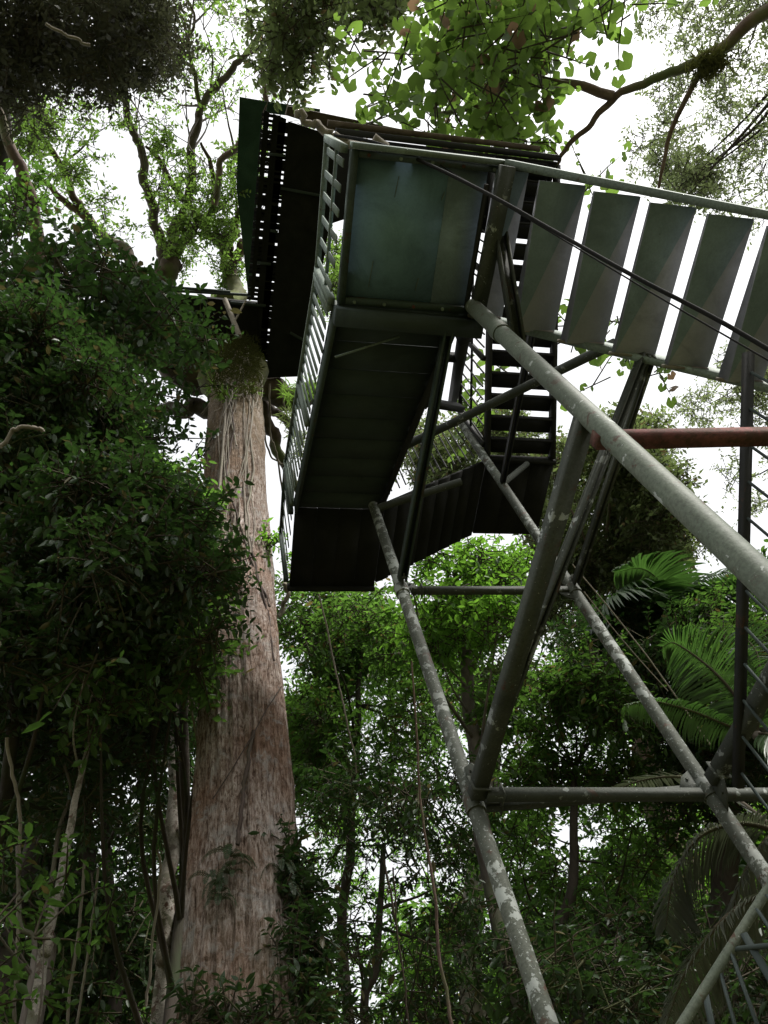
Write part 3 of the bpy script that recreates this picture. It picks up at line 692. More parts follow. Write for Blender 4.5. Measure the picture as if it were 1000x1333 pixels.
def frond(mb, pts, Lf, wf, d=None, n=46, droop=.5, one=None, mi=0, world=False, rr=1.0):
    P = crom(pts if world else [PD(*p) if len(p) == 3 else PD(p[0], p[1], d) for p in pts], 16)
    seg = np.concatenate([[0], np.cumsum(np.linalg.norm(np.diff(P, axis=0), axis=1))]); tt = np.linspace(.06, .99, n)
    Q = np.stack([np.interp(tt*seg[-1], seg, P[:, k]) for k in range(3)], 1); D = nrm(np.gradient(Q, axis=0))
    tube(mb, P, [.016*rr, .010*rr, .003*rr], 6, raw=True, mi=1)
    S = nrm(np.cross(D, ZZ))
    for sgn in ((-1, 1) if one is None else (one,)):
        l = Lf*np.sin(np.pi*np.clip(tt*.86+.1, 0, 1))**.6*(.9+.2*rng.random(n))
        Dl = nrm(S*sgn*.9+D*.45-ZZ*droop*.5+rng.normal(size=(n, 3))*.04)
        Nn = nrm(np.cross(Dl, D)*sgn+rng.normal(size=(n, 3))*.1)
        side = nrm(np.cross(Dl, Nn))*wf/2
        p0 = Q; p1 = Q+Dl*(l*.4)[:, None]; p2 = Q+Dl*(l*.75)[:, None]-ZZ*(l*.08*droop)[:, None]; p3 = Q+Dl*l[:, None]-ZZ*(l*.25*droop)[:, None]
        v = np.stack([p0-side*.4, p0+side*.4, p1+side, p1-side, p2+side*.8, p2-side*.8, p3], 1); b = np.arange(n)[:, None]*7
        mb.add(v.reshape(-1, 3), np.concatenate([b+np.array([0, 1, 2, 3]), b+np.array([3, 2, 4, 5])]), mi); n0 = mb.n-len(v)*7
        mb.f.append(b+np.array([5, 4, 6])+n0); mb.mi.append(np.full(n, mi))
def fern(mb, c, n, L):
    out_ = nrm(np.array([-c[0]*0-1e-3, -1.0, 0])); out_ = -nrm(np.array([c[0], c[1], 0]))
    for i in range(n):
        a = rng.uniform(-1.4, 1.4); lat = np.array([-out_[1], out_[0], 0]); d = out_*math.cos(a)*.6+lat*math.sin(a)
        l = L*rng.uniform(.5, 1.2); up = rng.uniform(-.2, .7)
        frond(mb, [c, c+(d*.45+ZZ*up*.5)*l, c+(d*.8+ZZ*(up*.5-.25))*l, c+(d*1.0+ZZ*(up*.3-.7))*l], l*.2, l*.035, n=22, droop=.3, world=True, rr=.2)
# bromeliads and root tangles on the trunk head
def tuft(mb, c, n, L, up=.6, wd=.03):
    for i in range(n):
        a = rng.uniform(0, 6.283); d = nrm(np.array([math.cos(a), math.sin(a), up*rng.uniform(.3, 1.4)]))
        s = nrm(np.cross(d, ZZ))*wd*rng.uniform(.6, 1.2); l = L*rng.uniform(.6, 1.2)
        p0 = c+rng.normal(size=3)*.03; p1 = p0+d*l*.55; p2 = p0+d*l-ZZ*l*rng.uniform(.15, .5)
        mb.add(np.array([p0-s*.5, p0+s*.5, p1+s, p1-s, p2]), [[0, 1, 2, 3]]); mb.v[-1] = mb.v[-1]
        mb.add(np.array([p1-s, p1+s, p2]), [[0, 1, 2]])
mb = MB()
for i in range(420):
    x = rng.uniform(276, 338); y = rng.uniform(438, 512)
    if y > 490 and rng.random() < .5: continue
    tuft(mb, hitp(x, y, .12+.16*rng.random()), 5, rng.uniform(.07, .2), .3, .008)
mb.build('moss', M['moss_tuft'], kt)
mb = MB()
for i in range(70):
    x = rng.uniform(276, 340); y = rng.uniform(440, 505); p = hitp(x, y, .08); l = rng.uniform(.3, 1.6)
    q = p-ZZ*l; tube(mb, [p, (p+q)/2+rng.normal(size=3)*.07*l, q+rng.normal(size=3)*.05], [.012, .009, .004], 5, 5, .6)
mb.build('hanging_roots', M['vine'], kt, True)
EG = 'epiphytes growing on the huge trunk'
for i, (pts, L, lab) in enumerate((([(283, 450), (280, 470), (290, 440), (278, 490), (296, 455), (286, 480)], .5, 'tufted bromeliads on the left shoulder of the mossy trunk head'),
    ([(330, 450), (336, 470), (326, 460)], .35, 'grassy moss tufts at the right rim of the trunk head'),
    ([(280, 505), (300, 515), (325, 510), (290, 520)], .35, 'fringe of ferns just below the mossy trunk head'),
    ([(395, 508), (375, 505), (410, 500)], .4, 'bromeliads on the limb right of the trunk head'), ([(388, 570), (376, 545), (392, 590)], .35, 'red tinged epiphytes on the lower right limb'))):
    c0 = PR(pts[0][0], pts[0][1], RH-.6); t = thing('epiphyte', lab, 'plant', c0, EG); mb = MB()
    for (x, y) in pts:
        for k in range(4): tuft(mb, hitp(x+rng.normal()*4, y+rng.normal()*5), 12, L*.62, .5, .010)
    mb.build('foliage', M['leaf_moss' if i != 4 else 'leaf_olive'], t)
for i, (x, y, lab) in enumerate(((300, 1115, 'dark fern clump growing on the lower trunk front'), (282, 1150, 'small fern at the left of the lower trunk'), (372, 1140, 'dark fern hanging on the right buttress'))):
    t = thing('fern', lab, 'plant', PR(x, y, RH-.95), 'ferns on the lower trunk'); mb = MB()
    [fern(mb, hitp(x+dx_, y+dy_), 5, .17) for dx_, dy_ in ((0, 0), (8, 10), (-6, -9), (3, 22))]
    mb.build('foliage', [M['leaf_dark'], M['stem']], t)
t = thing('climbing_plant', 'dark climber cloaking the right edge of the lower trunk', 'plant', hitp(396, 1300)); mb = MB()
cb_ = [(hitp(x, y), rng.uniform(.09, .17)) for x, y in ((378, 1095), (384, 1120), (376, 1140), (390, 1145), (384, 1170), (396, 1175), (388, 1200), (400, 1215), (392, 1240), (404, 1260), (396, 1290), (408, 1310), (400, 1333), (372, 1160), (380, 1230), (386, 1270))]
crown(mb, cb_, .075, .4, 1.6, 'oval', 7, .2); mb.build('foliage', [M['leaf_dark'], M['stem']], t)
t = thing('climbing_plant', 'low leafy climber across the foot of the trunk at the bottom edge', 'plant', hitp(300, 1330)); mb = MB()
cb_ = [(hitp(x, y), rng.uniform(.08, .14)) for x, y in ((250, 1318), (270, 1325), (292, 1322), (315, 1330), (340, 1324), (362, 1330))]
crown(mb, cb_, .07, .36, 1.2, 'oval', 7, .2); mb.build('foliage', [M['leaf_dark'], M['stem']], t)
t = thing('leaf_sprig', 'little bright leafed climber on the right edge of the trunk', 'plant', PR(350, 705, RH-.3)); mb = MB()
crown(mb, [(hitp(346, 700), .12), (hitp(349, 712), .1)], .09, .4, 2.5, 'oval', 7, .18); mb.build('foliage', [M['leaf_bright'], M['stem']], t)

bc = PD(922, 84, 12.2); t = thing('epiphyte', 'shaggy mossy clump hanging on the bare branch at the upper right', 'plant', bc, 'epiphytes growing on branches'); mb = MB()
for i in range(150):
    q = nrm(rng.normal(size=3))*rng.random()**.5*np.array([.26, .16, .13]); tuft(mb, bc+q-ZZ*.06, 4, rng.uniform(.05, .16), .1, .009)
mb.build('foliage', M['moss_tuft'], t)
# lianas and hanging roots
VG = 'lianas and hanging roots'
def liana(pts, r, label, m='vine', wig=.8, d=None, rho=None, group=VG, n=8):
    P = [PR(x, y, rho) if rho else PD(x, y, d) for x, y in pts]
    mb = MB(); tube(mb, P, r if isinstance(r, list) else [r], 6, n, wig); mb.org = P[0]
    o = mb.build('liana', M[m], None, True); return tag(o, label, 'liana', group)
def on_trunk(pts, r, label, m='vine', wig=.8):
    """roots lying on the bark: follow the trunk's cylinder"""
    n_ = 5; xs_ = np.interp(np.arange((len(pts)-1)*n_+1)/n_, range(len(pts)), [p[0] for p in pts]); ys_ = np.interp(np.arange((len(pts)-1)*n_+1)/n_, range(len(pts)), [p[1] for p in pts])
    Q = [hitp(x, y, .035) for x, y in zip(xs_, ys_)]
    mb = MB(); tube(mb, Q, [r], 6, 2, wig*.5); mb.org = Q[0]; o = mb.build('liana', M[m], None, True)
    return tag(o, label, 'liana', VG)
on_trunk([(296, 500), (292, 560), (286, 640), (281, 700)], .022, 'pale straight root down the upper left of the trunk', wig=.3)
on_trunk([(315, 470), (318, 500), (330, 540), (322, 590), (318, 640), (322, 720)], .011, 'wavy pale root down the middle of the upper trunk')
on_trunk([(334, 460), (330, 520), (326, 570), (331, 610), (322, 660), (326, 720)], .014, 'thin pale root down the right of the upper trunk')
on_trunk([(300, 520), (305, 560), (294, 610), (302, 650), (318, 700), (338, 760), (350, 800), (356, 860)], .012, 'dark creeper curving from upper left to right edge of the trunk', 'vine_dark')
on_trunk([(325, 700), (338, 760), (352, 790)], .014, 'short dark creeper at mid trunk', 'vine_dark')
on_trunk([(330, 950), (322, 1000), (314, 1050), (308, 1100)], .016, 'dark crooked creeper on the lower trunk', 'vine_dark', 1)
on_trunk([(285, 440), (302, 470), (314, 470), (308, 510), (300, 540), (308, 580)], .012, 'looping pale root around the trunk head')
on_trunk([(290, 490), (300, 530), (290, 580), (296, 650)], .012, 'faint root beside the straight pale one')
for i in range(6):
    x = rng.uniform(284, 336); y = rng.uniform(475, 520); pts_ = [(x, y)]
    for k in range(int(rng.integers(4, 9))): x = float(np.clip(x+rng.normal()*6, 282+k*-1.0, 342+k*2)); y += rng.uniform(28, 46); pts_.append((x, y))
    on_trunk(pts_, rng.uniform(.005, .009), ['thread like pale root near the left edge of the upper trunk', 'thread like pale root near the right edge of the upper trunk', 'thread like pale root on the middle of the upper trunk'][0 if pts_[0][0] < 300 else (1 if pts_[0][0] > 320 else 2)]+(' reaching far down' if len(pts_) > 6 else ''))
liana([(262, 540), (290, 500), (272, 520), (285, 560)], .022, 'knotted root tangle left of the trunk head', d=16.2)
liana([(241, 875), (250, 930), (262, 990), (272, 1050), (285, 1110), (298, 1160)], .011, 'long pale string liana falling across the trunk from left', d=7.6, wig=.4)
liana([(272, 690), (270, 760), (266, 850), (262, 900)], .012, 'pale double vine at left edge of the trunk', d=8.6, wig=.3)
liana([(276, 870), (277, 950), (282, 1030), (290, 1130)], .008, 'thin straight hanging root against the left of the trunk', d=8, wig=.3)
on_trunk([(367, 893), (348, 922), (330, 955), (300, 1005), (277, 1040)], .005, 'dark thin vine slanting down across the trunk from right', 'vine_dark', .3)
liana([(352, 500), (352, 560), (360, 590), (368, 640)], .02, 'hanging root just right of the trunk below the platform', d=15.5)
liana([(366, 505), (378, 560), (374, 600), (382, 640)], .018, 'wavy hanging root beside the pale railing', d=15.5)
liana([(340, 545), (352, 590), (372, 605), (384, 590)], .02, 'looping root in the gap between trunk and railing', d=15.8)
liana([(385, 148), (402, 158), (425, 172), (446, 186), (470, 186), (497, 184)], [.03, .03, .035, .03, .045, .05], 'woody vine creeping over the top corner of the landing', 'vine', .8, d=7.6)
liana([(415, 772), (432, 850), (448, 920), (462, 990), (470, 1050)], .013, 'pale crooked stick liana under the far landing', d=11, wig=.6)
liana([(372, 762), (374, 780), (362, 800)], .03, 'short curled root hanging below the far landing corner', d=10.5)
liana([(536, 860), (541, 930), (546, 1010), (552, 1080), (566, 1160), (572, 1240), (588, 1333), (596, 1400)], [.009, .011, .014, .017, .02], 'slender brown stem rising through the centre undergrowth', 'bark_pink', .4, d=8.5)
liana([(512, 1130), (516, 1190), (524, 1260), (532, 1333), (540, 1400)], .009, 'thin dark stem left of the slender brown stem', 'vine_dark', .6, d=8)
liana([(500, 1120), (508, 1160), (514, 1200)], .012, 'thread thin stem touching the dark one', 'vine_dark', .5, d=8.1)
liana([(10, 960), (22, 1040), (26, 1130), (24, 1220), (18, 1340)], .014, 'pale thin vine at the far left edge', d=7, wig=.6)
liana([(110, 1120), (104, 1200), (92, 1290), (86, 1350)], .012, 'hanging vine right of the pale leaning sapling', d=7.5, wig=.5)
liana([(128, 1130), (118, 1220), (100, 1333)], .010, 'second hanging vine further right of the leaning sapling', d=7.6, wig=.5)
liana([(206, 1105), (208, 1140), (198, 1240), (190, 1310)], .013, 'pale twisting vine beside the mottled trunk', d=8, wig=.6)
liana([(745, 735), (800, 800), (850, 865), (900, 935), (925, 970)], .008, 'taut thin vine crossing behind the right pipe leg', 'vine', .2, d=9)
liana([(760, 770), (812, 835), (870, 900)], .006, 'taut thinner vine below the other behind the right leg', 'vine', .2, d=9)
liana([(0, 585), (18, 562), (42, 555), (55, 562)], .016, 'arched bare twig in the dark leaves at left', 'vine', .6, d=6.4)
liana([(60, 30), (90, 48), (118, 58)], .02, 'bare twig in the dark top left foliage', 'vine', .6, d=12.5)

# ================================================================== trees
OUT = 'trees and saplings of the forest'
def foot(x, y, rho): 
    r = ray(x, y); v = nrm(np.array([r[0], r[1], 0]))*rho; return np.array([v[0], v[1], 0.])
def down(p, dx=0, dy=0): return np.array([p[0]+dx, p[1]+dy, 0.0])
def mk(name, label, poly_specs, tr_px, tr_r, bark, leaf, L, d, limbn=12, extra=(), **kw):
    blobs = []
    for s in poly_specs: blobs += region(*s)
    if extra: blobs += list(extra)
    pts = [PD(x, y, dd) for x, y, dd in tr_px]
    if pts[0][2] > 0: pts = [down(pts[0], rng.normal()*.2, rng.normal()*.2)]+pts
    return tree(name, label, 'tree', (pts[0][0], pts[0][1], 0), pts, tr_r, bark, blobs, leaf, L, OUT, (), limbn, **kw)

# left side, near
HL = [(188, 508, 14), (218, 540, 14), (205, 600, 12), (252, 590, 18)]
mk('understory_tree', 'dense dark leafed tree filling the left edge in front of the platform', [
    ([(-60, 560), (150, 600), (250, 640), (275, 740), (270, 850), (200, 880), (90, 900), (-60, 960)], 6.5, 9.5, 84, (18, 50), HL, 1.0),
    ([(-60, 900), (210, 880), (230, 960), (150, 1060), (-60, 1120)], 7.5, 10, 34, (14, 36), (), .5),
    ([(-60, 400), (120, 440), (170, 480), (170, 560), (120, 600), (-60, 600)], 8, 10.5, 36, (28, 52), HL, 1.0)],
    [(-30, 1200, 7.5), (20, 900, 7.6), (60, 700, 8), (90, 500, 9)], [.07, .06, .05, .04, .03], 'bark_dark', 'leaf_dark', .085, 7, lai=1.9, twig=.32)
mk('leafy_tree', 'mid green tree with glossy leaves reaching the big trunk at mid height', [
    ([(170, 590), (235, 575), (262, 650), (272, 740), (230, 760), (170, 700)], 8.5, 11, 34, (12, 30), HL, .9),
    ([(130, 760), (250, 740), (285, 840), (295, 880), (240, 920), (130, 940)], 7, 8.4, 36, (10, 30), (), 1.0)],
    [(235, 1200, 9.5), (240, 1000, 9.5), (235, 860, 9.6), (225, 700, 10)], [.07, .065, .06, .05, .04], 'bark_dark', 'leaf_mid', .09, 9, lai=1.6, twig=.3)
mk('broadleaf_tree', 'tall broad leafed tree silhouetted below the big mossy limbs at upper left', [
    ([(-60, 315), (60, 320), (130, 335), (180, 350), (195, 380), (255, 405), (275, 440), (180, 470), (-60, 480)], 10.5, 13.5, 60, (18, 34), [(255, 350, 24), (200, 505, 14)], .7), ([(150, 470), (270, 490), (275, 610), (180, 640)], 12, 14.5, 20, (8, 18), (), .55)],
    [(60, 1000, 12), (75, 700, 12), (90, 480, 12.5), (110, 340, 13)], [.12, .11, .1, .08, .05], 'bark_dark', 'leaf_dark', .135, 12, lai=1.7, wr=.46, twig=.45)
mk('dark_tree', 'dusky crowned tree closing the gap behind the dense left tree', [
    ([(-60, 430), (140, 500), (250, 640), (240, 950), (100, 940), (-60, 980)], 14, 18, 60, (35, 60), HL, 1.0)],
    [(100, 1250, 14), (110, 950, 14.5), (130, 700, 16)], [.16, .15, .13, .1], 'bark_dark', 'leaf_dark', .13, 15, kind='rhomb', lai=1.7, twig=.5)
mk('tall_tree', 'tall dusky tree with small leaves overhanging the top left corner', [
    ([(-60, -60), (190, -60), (225, 60), (220, 110), (160, 130), (100, 110), (40, 120), (-60, 140)], 13.5, 16, 66, (16, 38), (), .62)],
    [(-120, 800, 18), (-60, 400, 17), (0, 160, 17), (-20, 60, 16)], [.35, .3, .25, .2, .12], 'bark_dark', 'leaf_purple', .10, 14, limbn=22, kind='rhomb', lai=1.5, twig=.35)
mk('slender_tree', 'slender tree with a bare pinkish stem at the upper left edge', [
    ([(-20, 230), (60, 240), (60, 280), (-20, 300)], 15, 17, 6, (12, 22), (), 1)],
    [(90, 600, 15), (60, 380, 15.5), (38, 260, 16), (18, 200, 16.2), (0, 150, 16.5), (-12, 110, 16.5)], [.14, .13, .125, .12, .10, .07, .04], 'bark_pink', 'leaf_mid', .13, 15, limbn=3, kind='rhomb', lai=1.3)
# bottom left
mk('thicket_tree', 'dark thicket tree with broken sky gaps at lower left', [
    ([(-60, 930), (240, 880), (250, 1360), (-60, 1360)], 10.5, 15, 74, (24, 52), [(88, 1080, 12), (175, 1000, 8), (165, 1310, 8)], .75)],
    [(150, 1330, 12), (140, 1150, 12.5), (135, 1000, 13)], [.10, .09, .08, .05], 'bark_dark', 'leaf_dark', .12, 12, lai=1.4, kind='oval', twig=.4)
mk('young_tree', 'small broad leafed young tree low at the left edge', [
    ([(-40, 1060), (60, 1080), (60, 1250), (-40, 1360)], 5.5, 7, 12, (16, 32), (), .6), ([(60, 1130), (170, 1120), (150, 1190), (70, 1180)], 6, 7.5, 5, (8, 18), (), .6)],
    [(30, 1333, 6.2), (26, 1200, 6.5), (22, 1100, 6.7)], [.025, .02, .016, .01], 'bark_grey', 'leaf_mid', .09, 6, limbn=8, lai=1.2, twig=.3)
mk('leaning_sapling', 'pale thin sapling leaning right at lower left', [([(90, 870), (150, 850), (160, 900), (110, 910)], 6.5, 7.2, 5, (12, 24), (), 1)],
    [(36, 1345, 6.4), (62, 1230, 6.6), (86, 1120, 6.8), (100, 1030, 7), (118, 960, 7.2), (132, 908, 7.3)], [.05, .046, .04, .034, .026, .018, .012], 'bark_mottled', 'leaf_mid', .12, 7, limbn=2)
mk('forked_sapling', 'second pale stem crossing behind the leaning sapling', [([(60, 960), (90, 960), (90, 1000), (60, 1000)], 7.4, 8, 3, (8, 14), (), 1)],
    [(46, 1340, 7.2), (60, 1200, 7.3), (78, 1080, 7.5), (92, 1030, 7.6), (74, 975, 7.7)], [.034, .03, .024, .016, .012, .008], 'bark_grey', 'leaf_dark', .12, 7, limbn=2)
mk('mottled_tree', 'whitish mottled trunk standing left of the giant one', [([(150, 900), (250, 880), (250, 960), (160, 990)], 10, 12, 8, (20, 34), (), 1)],
    [(203, 1345, 9.3), (212, 1240, 9.5), (218, 1150, 9.7), (226, 1050, 10), (234, 950, 10.3), (240, 870, 10.6)], [.10, .10, .095, .09, .085, .08, .07], 'bark_mottled', 'leaf_dark', .15, 10, limbn=4, lai=1.2)
# centre
mk('bright_tree', 'fresh green sunlit tree just beneath the far landing', [
    ([(520, 740), (560, 725), (640, 712), (680, 730), (690, 790), (640, 830), (560, 850), (530, 800)], 11.5, 14, 34, (16, 34), [(548, 752, 8)], 1.0)],
    [(640, 1150, 12), (620, 1000, 12.5), (610, 880, 13), (600, 780, 13.3)], [.15, .13, .12, .1, .05], 'bark_grey', 'leaf_bright', .11, 13, lai=1.5, twig=.38)
mk('slender_tree', 'green tree between the giant trunk and the left pipe leg', [
    ([(360, 770), (480, 765), (560, 820), (600, 960), (600, 1040), (380, 1030), (368, 900)], 14, 18, 64, (22, 46), [(390, 880, 8), (545, 760, 10)], .62)],
    [(450, 1300, 14.5), (455, 1100, 15), (465, 950, 15.5), (470, 850, 16)], [.10, .09, .08, .06, .04], 'bark_dark', 'leaf_mid', .115, 15, kind='oval', lai=1.25, twig=.4)
mk('thicket_tree', 'dark bushy tree low between the giant trunk and the left pipe leg', [
    ([(385, 1020), (620, 1010), (680, 1360), (390, 1360), (430, 1240), (400, 1140)], 9.5, 14, 60, (16, 40), [(505, 1180, 14), (430, 1130, 8), (405, 1260, 12)], .6)],
    [(480, 1400, 11), (490, 1250, 11.3), (500, 1100, 11.8)], [.06, .055, .05, .035], 'bark_dark', 'leaf_dark', .10, 11, lai=.95, twig=.4)
mk('broadleaf_tree', 'glossy leafed tree between the two slanting pipe legs', [
    ([(630, 840), (720, 830), (800, 880), (850, 960), (860, 1030), (660, 1035), (640, 960)], 12.5, 15, 46, (18, 38), [(720, 850, 12), (640, 860, 8)], .7)],
    [(745, 1300, 12), (745, 1150, 12.5), (750, 1000, 13.2)], [.09, .08, .07, .05], 'bark_dark', 'leaf_mid', .12, 14, lai=1.4, twig=.4)
mk('forest_tree', 'pale green broken foliage seen under the lower cross beam', [
    ([(630, 1060), (900, 1060), (920, 1180), (860, 1250), (700, 1240), (640, 1160)], 14, 19, 50, (16, 38), [(760, 1110, 8)], .5), ([(630, 1055), (720, 1060), (720, 1150), (640, 1140)], 14, 18, 9, (14, 24), (), .7)],
    [(740, 1400, 15), (742, 1250, 15.5), (750, 1100, 16.5)], [.12, .10, .09, .06], 'bark_dark', 'leaf_mid', .14, 17, kind='oval', lai=1.1, twig=.45)
mk('thicket_tree', 'black green undergrowth tree at the bottom between leg and palm', [
    ([(650, 1200), (900, 1180), (1060, 1180), (1060, 1360), (690, 1360)], 8, 12, 50, (18, 44), (), .8)],
    [(800, 1420, 9), (800, 1300, 9.5), (805, 1220, 10)], [.06, .055, .05, .035], 'bark_dark', 'leaf_dark', .10, 10, lai=1.15, twig=.4)
mk('canopy_tree', 'tall round crowned tree standing against the sky behind the right legs', [
    ([(720, 600), (790, 560), (850, 570), (885, 620), (905, 690), (890, 760), (820, 800), (740, 800), (700, 740), (700, 660)], 20, 24, 66, (20, 40), [(905, 600, 20), (690, 640, 5)], 1.0),
    ([(510, 560), (640, 545), (700, 600), (690, 640), (560, 640)], 21, 25, 26, (18, 34), [(545, 500, 10)], .9)],
    [(900, 1150, 21), (840, 900, 21.5), (790, 815, 22), (755, 775, 22.3), (720, 740, 22.6), (690, 700, 23)], [.4, .38, .34, .3, .24, .16, .1], 'bark_pink', 'leaf_olive', .15, 22, limbn=16, kind='rhomb', lai=1.7, twig=.45)
mk('canopy_tree', 'tall crown with pale branch behind the left half of the cross beam', [
    ([(540, 800), (740, 780), (760, 850), (700, 900), (600, 900), (540, 870)], 20, 24, 44, (18, 34), [(715, 850, 22), (640, 850, 8), (740, 900, 10)], .75)],
    [(620, 1300, 20), (640, 1000, 21), (650, 880, 22)], [.3, .27, .22, .12], 'bark_pale', 'leaf_olive', .17, 22, kind='rhomb', lai=1.4, twig=.5)
mk('forest_tree', 'dark round tree behind the right pipe leg above the fern frond', [
    ([(740, 830), (880, 800), (1060, 820), (1060, 1060), (880, 1050), (820, 980)], 13, 17, 64, (26, 48), [(845, 980, 14), (960, 905, 5)], 1.0)],
    [(960, 1300, 13.5), (950, 1100, 14), (930, 950, 15)], [.25, .22, .2, .1], 'bark_dark', 'leaf_dark', .125, 15, lai=1.4, twig=.4)
mk('leafy_tree', 'tangled green tree at the right edge below the slanting leg', [
    ([(900, 770), (960, 740), (1060, 740), (1060, 920), (900, 900)], 11, 14, 30, (16, 34), [(890, 740, 24)], .9)],
    [(1080, 1200, 12), (1040, 1000, 12.3), (1000, 850, 12.8)], [.15, .13, .1, .06], 'bark_grey', 'leaf_mid', .10, 12, lai=1.4, twig=.38)
mk('forest_tree', 'wide fine leafed tree far behind the lower legs, full of tiny sky glints', [
    ([(370, 900), (1060, 960), (1060, 1420), (370, 1420)], 19, 26, 150, (14, 30), (), .6), ([(370, 780), (620, 850), (640, 960), (370, 960)], 19, 24, 40, (16, 32), (), .6)],
    [(700, 1500, 22), (700, 1350, 22.5), (690, 1200, 23)], [.16, .14, .12, .08], 'bark_dark', 'leaf_bright', .125, 22, limbn=14, kind='rhomb', lai=1.15, twig=.4)
mk('forest_tree', 'wide fine leafed tree behind the saplings at the lower left, full of tiny sky glints', [
    ([(-60, 880), (260, 860), (260, 1420), (-60, 1420)], 17, 24, 90, (16, 34), (), .9)],
    [(60, 1500, 20), (70, 1350, 20.5), (80, 1200, 21)], [.14, .13, .11, .07], 'bark_dark', 'leaf_mid', .125, 20, limbn=12, kind='rhomb', lai=1.35, twig=.4)
# behind the stairs, sky side
mk('fine_leaved_tree', 'tall tree with tiny airy leaves filling the top right corner', [
    ([(800, -50), (1060, -50), (1060, 290), (960, 280), (860, 240), (835, 200), (850, 110), (880, 90)], 20, 24, 115, (9, 24), (), .32), ([(860, 210), (930, 220), (930, 260), (850, 250)], 19, 21, 14, (10, 18), (), .6)],
    [(1300, 700, 26), (1200, 300, 25), (1080, 40, 23), (1000, -30, 23)], [.4, .35, .25, .18, .1], 'bark_dark', 'leaf_airy', .11, 22, limbn=12, kind='rhomb', lai=1.3, twig=.4)
mk('fine_leaved_tree', 'airy tree seen past the right end of the open stairs', [
    ([(870, 470), (1060, 470), (1060, 600), (970, 610), (930, 570), (880, 530)], 21, 24, 26, (14, 26), (), .5), ([(940, 580), (1060, 600), (1060, 720), (960, 700)], 21, 24, 5, (12, 20), (), .4)],
    [(1300, 1000, 24), (1150, 700, 23.5), (1080, 560, 23), (980, 480, 23)], [.35, .3, .2, .1, .05], 'bark_dark', 'leaf_airy', .11, 22, limbn=9, kind='rhomb', lai=1.3, twig=.4)
br = [([PD(x, y, d) for x, y, d in ((1120, -60, 13), (1000, 18, 12.6), (925, 68, 12.4), (860, 100, 12.3), (800, 125, 12.2), (770, 160, 12.2), (738, 190, 12.2), (727, 212, 12.2))], [.10, .09, .075, .06, .05, .04, .035, .025]),
      ([PD(x, y, 12.2) for x, y in ((800, 124), (740, 108), (690, 108), (660, 88), (620, 82))], [.07, .055, .05, .045, .02]),
      ([PD(x, y, 12.2) for x, y in ((690, 108), (650, 130), (590, 145), (560, 150))], [.045, .04, .03, .015]),
      ([PD(x, y, 12.2) for x, y in ((925, 70), (890, 130), (868, 190), (858, 245))], [.045, .035, .03, .02])]
bl = []
for s in (([(560, -60), (780, -60), (790, 20), (740, 60), (720, 110), (690, 190), (640, 200), (600, 190), (560, 150), (580, 60)], 10.5, 13.5, 64, (16, 32), [(745, 130, 16)], .75),
          ([(455, 60), (540, 20), (560, 190), (520, 190), (460, 150)], 10.5, 12.5, 11, (8, 16), (), .45), ([(690, 180), (740, 190), (790, 240), (700, 225)], 12, 13, 5, (8, 14), (), .6), ([(780, -30), (880, -30), (830, 40), (790, 50)], 12, 13, 6, (10, 20), (), .6),
          ([(700, 370), (880, 430), (850, 520), (790, 540), (760, 470), (690, 440)], 12, 14, 11, (10, 20), (), .7), ([(640, 460), (660, 460), (660, 500)], 12, 13, 1, (8, 10), (), .6), ([(600, 450), (640, 460), (640, 560), (600, 560)], 12.5, 13.5, 5, (8, 14), (), .7)): bl += region(*s)
tree('lobed_leaf_tree', 'tree with big lobed leaves glowing green against the sky above the stairs', 'tree', (14.5, 9, 0), [(14.5, 9, 0), (13.5, 8.0, 6), (11, 5.5, 12), PD(1120, -60, 13)], [.32, .28, .24, .17], 'bark_pink', bl, 'leaf_lobed', .16, OUT, br, 9, kind='lobed', wr=.95, lai=1.0, twig=.55, per=5, flat=.45)
mk('canopy_tree', 'leafy crown overhanging the top edge left of the lobed leaves', [
    ([(330, -50), (560, -50), (530, 10), (470, 45), (400, 90), (340, 95), (325, 40)], 15.5, 18, 44, (14, 30), (), .75)],
    [(420, -400, 20), (430, -200, 18), (420, -60, 17)], [.3, .25, .2, .1], 'bark_dark', 'leaf_olive', .15, 16, limbn=16, kind='oval', lai=1.3, twig=.4)

# far forest closing the horizon: separate trees with two crown shapes
FG = 'far trees closing the forest behind'
def far_proto(seed, leaf, R_, n, L):
    t = thing('far_tree', 'x', 'tree', (0, 0, 0), FG)
    mb = MB(); tube(mb, [(0, 0, -.2), (.3, .2, 5), (.1, .5, 11), (.2, .2, 16)], [.4, .32, .25, .12], 8, 5, .4)
    bl = []
    for i in range(n):
        q = nrm(rng.normal(size=3)); q = q*rng.random()**.4
        bl.append((np.array([q[0]*R_, q[1]*R_, 12+q[2]*6.5]), rng.uniform(1.0, 1.9)))
    for b in bl[::4]: tube(mb, [(.2, .3, 8+rng.random()*4), b[0]*.5+np.array([0, 0, 4.5]), b[0]], [.12, .07, .03], 5, 4, .4)
    mb.build('trunk', M['bark_dark'], t, True)
    cb = MB(); crown(cb, bl, L, lai=1.5, kind='rhomb', per=7, twig=.7, stem=False); cb.build('crown', [M[leaf]], t); return t
pa = far_proto(1, 'leaf_mid', 4.2, 34, .26); pb = far_proto(2, 'leaf_dark', 4.6, 38, .28)
WORDS = [('at the far left end', -62), ('left of centre far behind the leaning sapling', -40), ('behind the mottled trunk', -24), ('behind the giant trunk', -9), ('right of the giant trunk', 4), ('behind the slender brown stem', 15), ('behind the lower left pipe leg', 27), ('behind the lower cross beam', 38), ('behind the right pipe leg', 49), ('behind the palm fronds', 60), ('at the far right end', 74)]
first = {}
